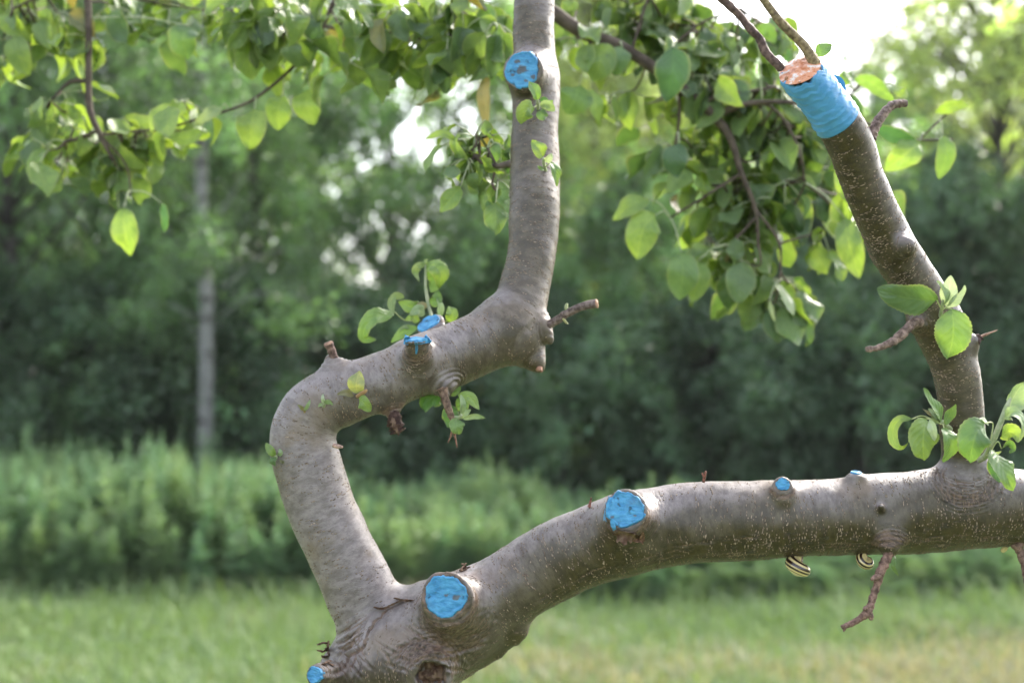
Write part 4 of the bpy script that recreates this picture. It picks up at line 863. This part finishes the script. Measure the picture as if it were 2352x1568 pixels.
leafy_limb('leafy limb hanging into the upper left corner',
    [(1150, -900, 30, 1.5), (900, -800, 22, 1.62), (500, -520, 16, 1.70), (260, -230, 11, 1.72), (206, -60, 9, 1.72), (204, 60, 8, 1.72), (203, 160, 8, 1.72), (206, 250, 8, 1.72), (230, 310, 7, 1.72), (262, 370, 4, 1.72)],
    [[(204, 188, 5, 1.72), (172, 186, 6, 1.72), (150, 196, 4, 1.72), (110, 240, 2.5, 1.72)], [(225, 300, 4, 1.72), (180, 318, 5, 1.72), (150, 325, 4, 1.72)], [(235, 315, 3, 1.72), (290, 380, 2.5, 1.72), (300, 450, 2, 1.72)],
     [(230, 310, 4, 1.72), (330, 300, 3, 1.74), (430, 300, 2.5, 1.74)], [(210, -40, 5, 1.72), (120, -20, 4, 1.72), (30, 20, 3, 1.72)]],
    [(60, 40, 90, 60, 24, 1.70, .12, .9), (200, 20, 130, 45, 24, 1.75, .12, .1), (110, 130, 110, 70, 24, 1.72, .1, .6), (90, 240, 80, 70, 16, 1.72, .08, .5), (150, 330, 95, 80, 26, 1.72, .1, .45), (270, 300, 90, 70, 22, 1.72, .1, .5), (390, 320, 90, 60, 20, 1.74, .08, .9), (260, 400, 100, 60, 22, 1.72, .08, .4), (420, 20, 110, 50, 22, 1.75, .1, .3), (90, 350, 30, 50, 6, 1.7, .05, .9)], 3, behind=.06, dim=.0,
    manual=[([(285, 478, 1.70), (284, 510, 1.69), (290, 545, 1.69), (299, 588, 1.70)], 66, 'yel', .1), ([(372, 468, 1.72), (380, 500, 1.71), (376, 535, 1.72)], 30, 'dark', .6), ([(435, 60, 1.72), (420, 90, 1.71), (432, 138, 1.72)], 80, 'mid', .2), ([(100, 340, 1.72), (82, 370, 1.70), (82, 410, 1.70)], 50, 'yel', .3)])
leafy_limb('pale leafy side limb sloping down to the left from the top middle',
    [(1140, -850, 26, 1.5), (1000, -520, 14, 1.58), (860, -220, 9, 1.62), (760, 20, 6, 1.64), (712, 110, 4.5, 1.65), (640, 185, 4, 1.66), (560, 240, 3.5, 1.67), (450, 275, 3, 1.67), (370, 300, 2.5, 1.67)],
    [[(712, 110, 4, 1.65), (600, 60, 3, 1.66), (520, 20, 2, 1.66)], [(740, 60, 4, 1.65), (860, 80, 3, 1.66), (950, 60, 2, 1.66)]],
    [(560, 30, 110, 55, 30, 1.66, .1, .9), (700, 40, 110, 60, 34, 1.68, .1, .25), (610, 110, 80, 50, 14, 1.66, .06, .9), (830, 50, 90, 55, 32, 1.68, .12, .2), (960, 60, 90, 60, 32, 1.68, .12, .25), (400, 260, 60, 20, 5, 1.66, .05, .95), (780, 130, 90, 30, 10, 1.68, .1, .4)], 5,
    manual=[([(585, 252, 1.66), (578, 285, 1.65), (574, 345, 1.66)], 78, 'yel', .1), ([(650, 222, 1.66), (640, 250, 1.65), (640, 300, 1.66)], 66, 'yel', -.2), ([(712, 205, 1.66), (705, 240, 1.65), (722, 288, 1.66)], 72, 'yel', .3), ([(590, 90, 1.66), (575, 130, 1.65), (578, 185, 1.66)], 78, 'yel', -.2), ([(510, 245, 1.66), (480, 262, 1.65), (445, 290, 1.66)], 40, 'pale', .5),
            ([(860, 120, 1.66), (852, 160, 1.65), (862, 208, 1.66)], 70, 'lit', .1), ([(950, 110, 1.66), (945, 160, 1.65), (960, 208, 1.66)], 66, 'lit', -.2), ([(1040, 130, 1.64), (1030, 165, 1.64), (1036, 208, 1.65)], 52, 'yel', .1), ([(465, 300, 1.66), (430, 318, 1.66), (385, 312, 1.66)], 40, 'yel', .3)])
leafy_limb('leafy limb above the high blue cut',
    [(1150, -850, 28, 1.5), (1120, -300, 14, 1.56), (1070, -60, 8, 1.58), (1040, 10, 6, 1.58), (1075, 40, 5, 1.58), (1085, 90, 3, 1.58)],
    [[(1075, 40, 4, 1.58), (1140, 60, 3, 1.58)]],
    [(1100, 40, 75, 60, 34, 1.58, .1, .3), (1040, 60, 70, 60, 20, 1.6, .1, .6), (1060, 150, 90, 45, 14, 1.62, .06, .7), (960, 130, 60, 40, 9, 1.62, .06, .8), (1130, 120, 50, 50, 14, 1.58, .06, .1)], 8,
    manual=[([(1062, 50, 1.56), (1055, 90, 1.55), (1058, 135, 1.56)], 26, 'red', .3), ([(1120, 175, 1.56), (1110, 215, 1.55), (1118, 300, 1.56)], 34, 'red', .3), ([(1110, 10, 1.55), (1115, 50, 1.54), (1090, 100, 1.55)], 60, 'mid', .4)])
leafy_limb('dark leafy limb arching down to the right behind the upright limb',
    [(1160, -850, 30, 1.5), (1190, -300, 22, 1.6), (1230, -20, 18, 1.66), (1280, 35, 17, 1.67), (1345, 78, 16, 1.68), (1420, 105, 14, 1.68), (1500, 155, 14, 1.68), (1580, 215, 13, 1.68), (1640, 268, 12, 1.68), (1678, 318, 9, 1.68), (1700, 390, 7, 1.68), (1735, 480, 5, 1.68), (1742, 560, 3, 1.68)],
    [[(1610, 240, 7, 1.68), (1650, 220, 6, 1.68), (1710, 212, 5, 1.68), (1780, 200, 3, 1.68)], [(1560, 200, 4, 1.68), (1560, 270, 4, 1.68), (1550, 340, 3, 1.68)], [(1700, 400, 4, 1.68), (1620, 450, 3, 1.68), (1540, 500, 2.5, 1.68)], [(1735, 480, 4, 1.68), (1790, 560, 3, 1.68), (1790, 660, 2, 1.68)], [(1735, 500, 4, 1.68), (1680, 560, 3, 1.68)], [(1345, 78, 4, 1.68), (1360, 110, 3, 1.68)],
     [(1450, 120, 4, 1.68), (1480, 20, 3, 1.68), (1500, -40, 2, 1.68)], [(1640, 268, 5, 1.68), (1760, 240, 4, 1.68), (1830, 330, 3, 1.68), (1850, 420, 2, 1.68)], [(1500, 155, 4, 1.68), (1600, 60, 3, 1.68), (1700, 20, 2, 1.68)]],
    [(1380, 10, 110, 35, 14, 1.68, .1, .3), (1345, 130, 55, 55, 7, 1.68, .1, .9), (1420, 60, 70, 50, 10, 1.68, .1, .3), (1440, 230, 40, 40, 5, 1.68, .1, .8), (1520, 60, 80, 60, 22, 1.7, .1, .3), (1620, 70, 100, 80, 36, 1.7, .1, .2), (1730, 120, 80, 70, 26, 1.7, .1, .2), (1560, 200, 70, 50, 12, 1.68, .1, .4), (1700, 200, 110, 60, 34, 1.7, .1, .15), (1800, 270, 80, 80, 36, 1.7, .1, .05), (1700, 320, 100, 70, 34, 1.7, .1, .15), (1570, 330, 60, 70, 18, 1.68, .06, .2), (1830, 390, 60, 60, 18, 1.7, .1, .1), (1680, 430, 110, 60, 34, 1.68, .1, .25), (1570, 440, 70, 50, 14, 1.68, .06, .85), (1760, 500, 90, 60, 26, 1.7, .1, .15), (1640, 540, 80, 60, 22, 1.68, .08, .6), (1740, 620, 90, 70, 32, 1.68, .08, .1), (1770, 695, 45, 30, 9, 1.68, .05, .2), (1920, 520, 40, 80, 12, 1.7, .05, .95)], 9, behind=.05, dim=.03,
    manual=[([(1505, 495, 1.66), (1478, 525, 1.65), (1462, 596, 1.66)], 84, 'yel', .1), ([(1565, 580, 1.65), (1568, 625, 1.64), (1562, 690, 1.65)], 84, 'lit', -.1), ([(1602, 600, 1.67), (1606, 640, 1.66), (1588, 694, 1.67)], 56, 'yel', .1), ([(1490, 458, 1.66), (1452, 470, 1.65), (1408, 506, 1.66)], 50, 'yel', .4), ([(1372, 100, 1.66), (1378, 140, 1.65), (1362, 188, 1.66)], 84, 'yel', .1), ([(1330, 198, 1.66), (1320, 230, 1.65), (1300, 262, 1.66)], 84, 'lit', .1), ([(1358, 205, 1.66), (1368, 240, 1.65), (1376, 282, 1.66)], 40, 'yel', -.4), ([(1430, 110, 1.66), (1420, 135, 1.65), (1412, 175, 1.66)], 60, 'mid', .1),
            ([(1545, 110, 1.62), (1545, 160, 1.61), (1530, 236, 1.62)], 84, 'dark', .1), ([(1560, 330, 1.62), (1550, 370, 1.61), (1558, 408, 1.62)], 64, 'dark', .2), ([(1768, 688, 1.66), (1772, 712, 1.66), (1780, 740, 1.66)], 12, 'white', .5), ([(1940, 500, 1.66), (1950, 560, 1.65), (1975, 640, 1.66)], 66, 'yel', .2)])
leafy_limb('sparse bright leaves on a twig right of the taped limb',
    [(1640, 262, 7, 1.68), (1720, 238, 6, 1.67), (1810, 235, 5.5, 1.66), (1870, 245, 5, 1.65), (1925, 262, 4.5, 1.65), (2010, 290, 4, 1.65), (2075, 318, 3.5, 1.65), (2140, 322, 3, 1.65), (2190, 320, 2, 1.65)],
    [[(2110, 322, 2.5, 1.65), (2150, 285, 2.5, 1.65), (2175, 262, 2, 1.65)], [(1945, 230, 3, 1.65), (1985, 190, 2.5, 1.65), (2050, 215, 2, 1.65)]],
    [(1960, 400, 25, 40, 4, 1.68, .04, .9)], 12,
    manual=[([(2010, 292, 1.64), (2055, 312, 1.63), (2110, 326, 1.64)], 40, 'dark', .5), ([(2112, 328, 1.64), (2085, 350, 1.63), (2030, 392, 1.64)], 66, 'yel', .1), ([(2165, 312, 1.64), (2174, 350, 1.63), (2156, 412, 1.64)], 46, 'lit', .3), ([(2148, 262, 1.64), (2180, 246, 1.63), (2226, 240, 1.64)], 34, 'yel', .5), ([(1960, 182, 1.64), (2000, 190, 1.63), (2055, 235, 1.64)], 36, 'lit', .4), ([(2058, 200, 1.64), (2070, 210, 1.63), (2086, 222, 1.64)], 26, 'yel', .1), ([(1925, 200, 1.64), (1940, 180, 1.63), (1952, 165, 1.64)], 34, 'lit', .1), ([(1930, 220, 1.66), (1960, 250, 1.65), (1965, 300, 1.66)], 46, 'dark', .2), ([(1740, 78, 1.64), (1760, 70, 1.63), (1782, 100, 1.64)], 36, 'mid', .2), ([(1800, 140, 1.66), (1812, 128, 1.66), (1808, 112, 1.66)], 20, 'deep', .2), ([(1925, 380, 1.66), (1945, 420, 1.66), (1950, 470, 1.66)], 56, 'yel', .2)])
leafy_limb('dense tuft of dark leaves left of the upright limb',
    [(1185, 376, 9, 1.30), (1165, 377, 8, 1.32), (1140, 382, 6, 1.34), (1105, 372, 4, 1.36), (1080, 350, 3, 1.37)],
    [[(1140, 382, 3, 1.34), (1130, 420, 2.5, 1.35)], [(1140, 380, 3, 1.34), (1120, 340, 2.5, 1.35)]],
    [(1105, 350, 50, 36, 16, 1.37, .03, .35), (1120, 395, 42, 34, 14, 1.36, .03, .0), (1155, 420, 14, 30, 6, 1.37, .02, .0), (1075, 330, 30, 20, 6, 1.37, .03, .7), (1090, 400, 30, 25, 8, 1.36, .03, .1)], 14, size=.60,
    manual=[([(1058, 430, 1.36), (1040, 450, 1.355), (1010, 488, 1.36)], 46, 'yel', .2), ([(1048, 322, 1.36), (1015, 306, 1.355), (975, 320, 1.36)], 20, 'yel', .4), ([(1160, 345, 1.35), (1168, 325, 1.35), (1168, 308, 1.35)], 20, 'lit', .4), ([(1135, 330, 1.35), (1140, 350, 1.345), (1138, 372, 1.35)], 30, 'mid', .4)])
# ------------------------------------------------------------------ ground
def X(px, d): return (px-1176)/FPX*d
xs = np.concatenate([[-400, -100, -40], np.linspace(-16, 16, 81), [40, 100, 400]]); ys = np.concatenate([[-60, -10], np.linspace(-3, 30, 83), [60, 150, 600]])
gx, gy = np.meshgrid(xs, ys); p = np.stack([gx.ravel(), gy.ravel(), np.zeros(gx.size)], 1); fade = np.clip((gy.ravel()-4)/4, 0, 1)
p[:, 2] = vnoise(p, .5, 31, 2)*.05*fade
nx = len(xs); i = np.arange(len(ys)-1)[:, None]*nx; j = np.arange(nx-1)[None]
m = MB(); m.add(p, np.stack([i+j, i+j+1, i+nx+j+1, i+nx+j], -1).reshape(-1, 4)); gr = m.build('ground', M['ground']); tag(gr, kind='structure')
# ------------------------------------------------------------------ meadow grass
rng = np.random.default_rng(5)
def blades(n, y0, y1, seed, hmin, hmax):
    r = np.random.default_rng(seed); y = y0+(y1-y0)*r.uniform(0, 1, n)**.9; x = r.uniform(-.56, .56, n)*y
    b = np.stack([x, y, np.zeros(n)], 1); dn = vnoise(b*np.array([1, .6, 1]), .8, 41, 3)*1.5; h = r.uniform(hmin, hmax, n)*(1+.35*vnoise(b, 1.7, 42, 2)); b[:, 2] = vnoise(b*np.array([1, 1, 0]), .5, 31, 2)*.05*np.clip((y-4)/4, 0, 1)
    az = r.uniform(0, 2*math.pi, n); ln = r.uniform(.1, .9, n); dirx = np.stack([np.cos(az), np.sin(az), np.zeros(n)], 1); wv = np.stack([-np.sin(az), np.cos(az), np.zeros(n)], 1)*(r.uniform(.003, .006, n))[:, None]
    p1 = b+dirx*(h*ln*.3)[:, None]; p1[:, 2] += h*.6; p2 = b+dirx*(h*ln)[:, None]; p2[:, 2] += h*(1-.3*ln)
    v = np.stack([b-wv, b+wv, p1+wv*.8, p1-wv*.8, p2+wv*.1, p2-wv*.1], 1)
    k = (np.arange(n)*6)[:, None]; f = np.concatenate([k+np.array([0, 1, 2, 3]), k+np.array([3, 2, 4, 5])])
    dry = np.clip((dn+r.normal(0, .25, n)-.05)*1.6+.50*np.clip((8.2-y)/1.6, 0, 1)+.15*np.clip(x/1.2, -1, 1)*1.6*np.clip((9-y)/2, 0, 1), 0, 1)[:, None]*(r.random(n) < .85)[:, None]
    t = np.array([.195, .27, .11])*(1-dry)+np.array([.37, .31, .22])*dry; t = t*r.uniform(.75, 1.25, (n, 1))
    return v.reshape(-1, 3), f, np.repeat(t, 6, 0)
m = MB()
for a in ((80000, 5.6, 10.8, 1, .04, .10), (3500, 6.0, 10.6, 2, .10, .20), (3500, 9.2, 10.3, 3, .10, .26)):
    v, f, t = blades(*a); m.add(v, f, 0, t)
g = m.build('grass', M['weedleaf']); tag(g, kind='stuff')
# ------------------------------------------------------------------ tall weeds (goldenrod) behind the mown grass
def weeds(n, seed):
    r = np.random.default_rng(seed); m = MB()
    nc = n//7; cy_ = 9.65+3.4*r.uniform(0, 1, nc)**1.3; cpx = r.uniform(-650, 3000, nc); ch = r.normal(0, .055, nc)+np.where(r.random(nc) < .10, .15, 0); ct = r.uniform(.85, 1.15, nc); cb = r.random(nc)
    ci = r.integers(0, nc, n); y = cy_[ci]+r.normal(0, .15, n); px = cpx[ci]; x = X(px, y)+r.normal(0, .16, n)
    edge = vnoise(np.stack([x, y*0, y*0], 1), .9, 51, 2)
    H0 = .79+.10*edge+ch[ci]*1.3+.19*np.clip(1-np.abs(px-330)/400, 0, 1)-.25*np.clip((px-560)/250, 0, 1)-.08*np.clip((px-1250)/300, 0, 1)-.18*np.clip((px-1600)/400, 0, 1)
    H0 = H0*np.clip(.55+.45*(y-9.6)/.7+r.normal(0, .12, n), .3, 1)
    V_, T_ = [], []
    for k in np.flatnonzero(y > 9.6+.35*edge):
        h = H0[k]*r.uniform(.80, 1.06); n_l = 60; t = np.sort(r.uniform(.08, 1, n_l)); lean = r.normal(0, .06, 2)
        c = np.stack([x[k]+lean[0]*t**2*h, y[k]+lean[1]*t**2*h, h*t], 1); az = np.arange(n_l)*2.4+r.uniform(0, 6)
        le = (.11*np.sin(np.clip(t*.93+.10, 0, 1)*math.pi)**.6+.012)*r.uniform(.7, 1.3, n_l); up = .30+1.6*t**3
        d = nrm(np.stack([np.cos(az), np.sin(az), up], 1)); sdv = nrm(np.stack([-np.sin(az), np.cos(az), 0*az], 1)); wd = le*.14+.004
        tip = c+d*le[:, None]; tip[:, 2] -= le*.25; mid = c+d*(le*.5)[:, None]
        V_.append(np.stack([c, mid+sdv*wd[:, None], tip, mid-sdv*wd[:, None]], 1).reshape(-1, 3))
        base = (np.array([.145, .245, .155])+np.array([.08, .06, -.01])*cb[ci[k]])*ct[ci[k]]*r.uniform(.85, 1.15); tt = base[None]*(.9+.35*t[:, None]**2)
        T_.append(np.repeat(tt, 4, 0))
        s_ = .004; top = c[-1]; b0 = np.array([x[k], y[k], 0]); V_.append(np.array([b0-[s_, 0, 0], b0+[s_, 0, 0], top+[s_*.4, 0, 0], top-[s_*.4, 0, 0]])); T_.append(np.tile(base*.8, (4, 1)))
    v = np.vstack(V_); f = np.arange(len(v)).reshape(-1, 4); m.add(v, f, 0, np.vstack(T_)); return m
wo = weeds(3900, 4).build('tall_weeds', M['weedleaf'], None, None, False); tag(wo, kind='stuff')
# ------------------------------------------------------------------ trees of the wood edge
def crown_geo(mb, r, h, wd, z0, nb, nl, size, tone, droop=.2, gap=.0, tall=1.0):
    """limbs and leaf sprays of a broadleaf crown standing at the origin"""
    tips = []
    a = r.uniform(0, 2*math.pi, nb); z = z0+(h-z0)*r.uniform(0, 1, nb)**.9; rel = (z-z0)/(h-z0)
    R = wd/2*np.sin(np.clip(rel*.82+.22, 0, 1)*math.pi)**.6*r.uniform(.55, 1.05, nb)+.15
    for k in range(nb):
        e = np.array([math.cos(a[k])*R[k], math.sin(a[k])*R[k], z[k]+R[k]*(.30-droop*r.uniform(0, 1))]); s = np.array([0, 0, max(z[k]-R[k]*.5, z0*.6)]); mid = (s+e)/2+np.array([0, 0, .18*R[k]])
        tips.append((s, mid, e))
    P0, P1, P2 = (np.array([t[i] for t in tips]) for i in range(3))
    nsp = nb*9; bi = r.integers(0, nb, nsp); t = r.uniform(.35, 1.05, nsp)[:, None]
    c = (1-t)**2*P0[bi]+2*t*(1-t)*P1[bi]+t**2*P2[bi]+r.normal(0, .16*wd/4, (nsp, 3))
    sd = nrm(np.stack([r.normal(size=nsp), r.normal(size=nsp), -.3-droop*2+0*t[:, 0]], 1)); sl = r.uniform(.2, .5, nsp)*wd/4
    tone_s = np.exp(r.normal(0, .26, nsp))*np.exp(r.normal(0, .22, nb))[bi]
    li = r.integers(0, nsp, nl); q = c[li]+sd[li]*(r.uniform(0, 1, nl)*sl[li])[:, None]+r.normal(0, .075, (nl, 3))
    d = nrm(r.normal(size=(nl, 3))+np.array([0, 0, -.5])); u_ = nrm(np.cross(d, r.normal(size=(nl, 3)))); s_ = size*r.uniform(.7, 1.3, nl)[:, None]
    n_ = np.cross(d, u_)
    v = np.stack([q, q+d*s_*.5+u_*s_*.32+n_*s_*.08, q+d*s_, q+d*s_*.5-u_*s_*.32+n_*s_*.08], 1).reshape(-1, 3)
    tt = np.array(tone)[None]*tone_s[li][:, None]*r.uniform(.8, 1.2, (nl, 1)); mb.add(v, np.arange(len(v)).reshape(-1, 4), 0, np.repeat(tt, 4, 0))
    return tips
def make_tree(name, loc, h, wd, z0, nb, nl, size, tone, label, catg, seed, group=None, tr=.08, bark='farbark', droop=.2, limbw=.28):
    r = np.random.default_rng(seed); o = empty(name, loc); tag(o, label, catg, group)
    mb = MB(); tips = crown_geo(mb, r, h, wd, z0, nb, nl, size, tone, droop); mb.build('crown', M['farleaf'], o, None, False)
    tb = MB()
    zz = np.linspace(-.05, h*.93, 12); wob = np.cumsum(r.normal(0, .035*h/8, (12, 2)), 0); wob -= wob[0]
    pts = np.stack([wob[:, 0], wob[:, 1], zz], 1); addtube(tb, pts, tr*(1-.85*np.linspace(0, 1, 12)), 10)
    for s, mid, e in tips[:nb]:
        s2 = s.copy(); k = np.interp(s[2], zz, np.arange(12)); s2[:2] = pts[int(k), :2]; addtube(tb, cat([s2, mid, e], 3), np.linspace(tr*limbw, tr*.04, 7), 5)
    tb.build('trunk', M[bark], o); return o
def shrubname(px): return ''
GR = 'trees of the wood behind the weeds'
DK, MD, LT, YL = (.078, .135, .080), (.122, .205, .095), (.22, .33, .13), (.34, .39, .17)
T_ = [  # px, distance, height, width, z0, limbs, leaves, leaf size, tone, label, category, name, trunk r, droop
 (30, 15.5, 8.5, 4.6, 1.6, 60, 30000, .085, MD, 'green tree at the left edge of the wood, behind the hanging leaves', 'tree', 'broadleaf_tree', .10, .2),
 (250, 17.5, 9.5, 5.0, 2.0, 60, 30000, .09, MD, 'green tree left of the birch trunk', 'tree', 'broadleaf_tree', .12, .2),
 (570, 16.5, 7.6, 3.6, 1.2, 60, 34000, .085, MD, 'bushy green tree just right of the birch, behind the bent limb', 'tree', 'broadleaf_tree', .10, .3),
 (905, 20.5, 9.0, 5.0, 3.0, 40, 9000, .09, DK, 'dark sparse tree with sky shining through, left of the upright limb', 'tree', 'broadleaf_tree', .12, .1),
 (1130, 15.5, 3.3, 3.4, .4, 50, 20000, .08, MD, 'green small tree behind the fork of the left limb', 'tree', 'small_tree', .07, .3),
 (1370, 18.0, 8.2, 3.0, 1.2, 70, 36000, .085, YL, 'slender yellow green tree seen right of the upright limb', 'tree', 'broadleaf_tree', .08, .6),
 (1500, 15.0, 3.7, 4.2, .4, 50, 26000, .08, MD, 'low green tree below the arching dark limb', 'tree', 'small_tree', .06, .3),
 (1830, 15.5, 3.9, 4.0, .4, 50, 26000, .08, DK, 'low dark tree left of the taped limb', 'tree', 'small_tree', .07, .4),
 (1065, 19.0, 7.6, 2.3, 1.5, 40, 9000, .085, LT, 'thin light tree behind the dark tuft left of the upright limb', 'tree', 'broadleaf_tree', .07, .3),
 (1490, 20.5, 7.6, 3.4, 1.2, 60, 22000, .09, YL, 'pale yellow green tree behind the arching dark limb', 'tree', 'broadleaf_tree', .08, .4),
 (1900, 22.0, 5.9, 4.0, 1.0, 46, 14000, .09, LT, 'light green tree under the patch of open sky', 'tree', 'broadleaf_tree', .09, .2),
 (2290, 16.0, 6.9, 4.2, 1.0, 60, 19000, .085, YL, 'tall yellow green tree in the upper right corner', 'tree', 'broadleaf_tree', .12, .2),
 (2200, 14.6, 3.9, 3.6, .4, 50, 30000, .08, DK, 'dark green small tree right of the taped limb', 'tree', 'small_tree', .08, .3)]
for k, (px, d, h, wd, z0, nb, nl, sz, tone, lab, cg, nm, tr, dr) in enumerate(T_):
    make_tree(nm, (X(px, d), d, 0), h, wd, z0, nb, nl, sz, tone, lab, cg, 100+k, GR, tr, 'farbark', dr)
bd = 13.6
bo = make_tree('birch_tree', (X(462, bd), bd, 0), 9.0, 3.0, 1.9, 56, 22000, .06, MD, 'white trunked birch standing at the edge of the wood', 'tree', 77, GR, .085, 'birch', .8, .10)
# undergrowth shrubs along the foot of the wood
SH = [(-620, 14.4, 3.4, DK), (-330, 14.6, 3.0, DK), (2680, 14.4, 3.2, DK), (2960, 14.8, 3.6, DK), (-40, 14.2, 2.6, DK), (160, 14.6, 2.4, DK), (330, 15.0, 3.0, MD), (600, 14.6, 2.5, DK), (820, 14.4, 2.3, DK), (1010, 15.6, 2.9, DK), (1290, 14.3, 2.2, DK), (1640, 14.2, 2.4, DK), (1980, 14.0, 2.4, DK), (2380, 13.8, 2.9, DK)]
LB = ['beyond the left edge of the view, outermost', 'just beyond the left edge of the view', 'just beyond the right edge of the view', 'beyond the right edge of the view, outermost', 'at the far left edge', 'second from the left edge', 'left of the birch trunk', 'right of the birch trunk', 'framed by the bent limb', 'below the blue topped stub', 'right of the hanging twig under the fork', 'above the middle blue cut of the lower limb', 'below the dead twig of the taped limb', 'at the far right edge']
for k, ((px, d, h, tone), lb) in enumerate(zip(SH, LB)):
    make_tree('shrub', (X(px, d), d, 0), h, 3.0, .15, 40, 15000, .075, tone, 'dark shrub above the weeds, '+lb, 'shrub', 200+k, 'shrubs at the foot of the wood', .035, 'farbark', .2)
# the wood behind, one mass
r = np.random.default_rng(9); mb = MB()
for k in range(46):
    d = r.uniform(23, 31); px = -1100+k*100+r.uniform(-40, 40)
    if 1300 < px < 1460: h_ = 9
    h = r.uniform(8.5, 11) if px < 1250 else r.uniform(6.0, 7.0)
    if px > 2200: h = r.uniform(6.5, 8)
    if 780 < px < 1120: continue
    if 1460 <= px < 2200: h = r.uniform(6.4, 7.1)
    if 1460 <= px < 1680: h = 7.4
    sub = MB(); tp = crown_geo(sub, r, h, 5.2, .3, 50, 13000, .13, [DK, MD, LT][k % 3] if px < 1500 else [LT, MD, LT][k % 3], .2)
    o_ = np.array([X(px, d), d, 0]); n0 = mb.n; mb.add(sub.v[0]+o_, sub.f[0], 0, sub.t[0][:, :3]); addtube(mb, np.array([[0, 0, -.05], [0.1, 0, h*.45], [0, 0, h*.85]])+o_, [.14, .09, .03], 7, 1)
wf = mb.build('woodland', [M['farleaf'], M['farbark']], None, None, False); tag(wf, kind='stuff')

# ------------------------------------------------------------------ added scattering volume, lifts the blacks in place of lens flare
hz = bpy.data.materials.new('glare_haze'); hz.use_nodes = True; t_ = hz.node_tree; t_.nodes.clear(); oo = t_.nodes.new('ShaderNodeOutputMaterial'); pv = t_.nodes.new('ShaderNodeVolumePrincipled')
pv.inputs['Color'].default_value = (.86, .92, .95, 1); pv.inputs['Density'].default_value = .0006; pv.inputs['Anisotropy'].default_value = .3; t_.links.new(pv.outputs[0], oo.inputs['Volume'])
a0, b0 = np.array([-430, -70, -1.1]), np.array([430, 620, 13.0])
v = np.array([[x, y, z] for x in (a0[0], b0[0]) for y in (a0[1], b0[1]) for z in (a0[2], b0[2])]); f = np.array([[0, 1, 3, 2], [4, 6, 7, 5], [0, 4, 5, 1], [2, 3, 7, 6], [0, 2, 6, 4], [1, 5, 7, 3]])
m = MB(); m.add(v, f); hb = m.build('glare_haze', hz, None, None, False); tag(hb, kind='stuff')
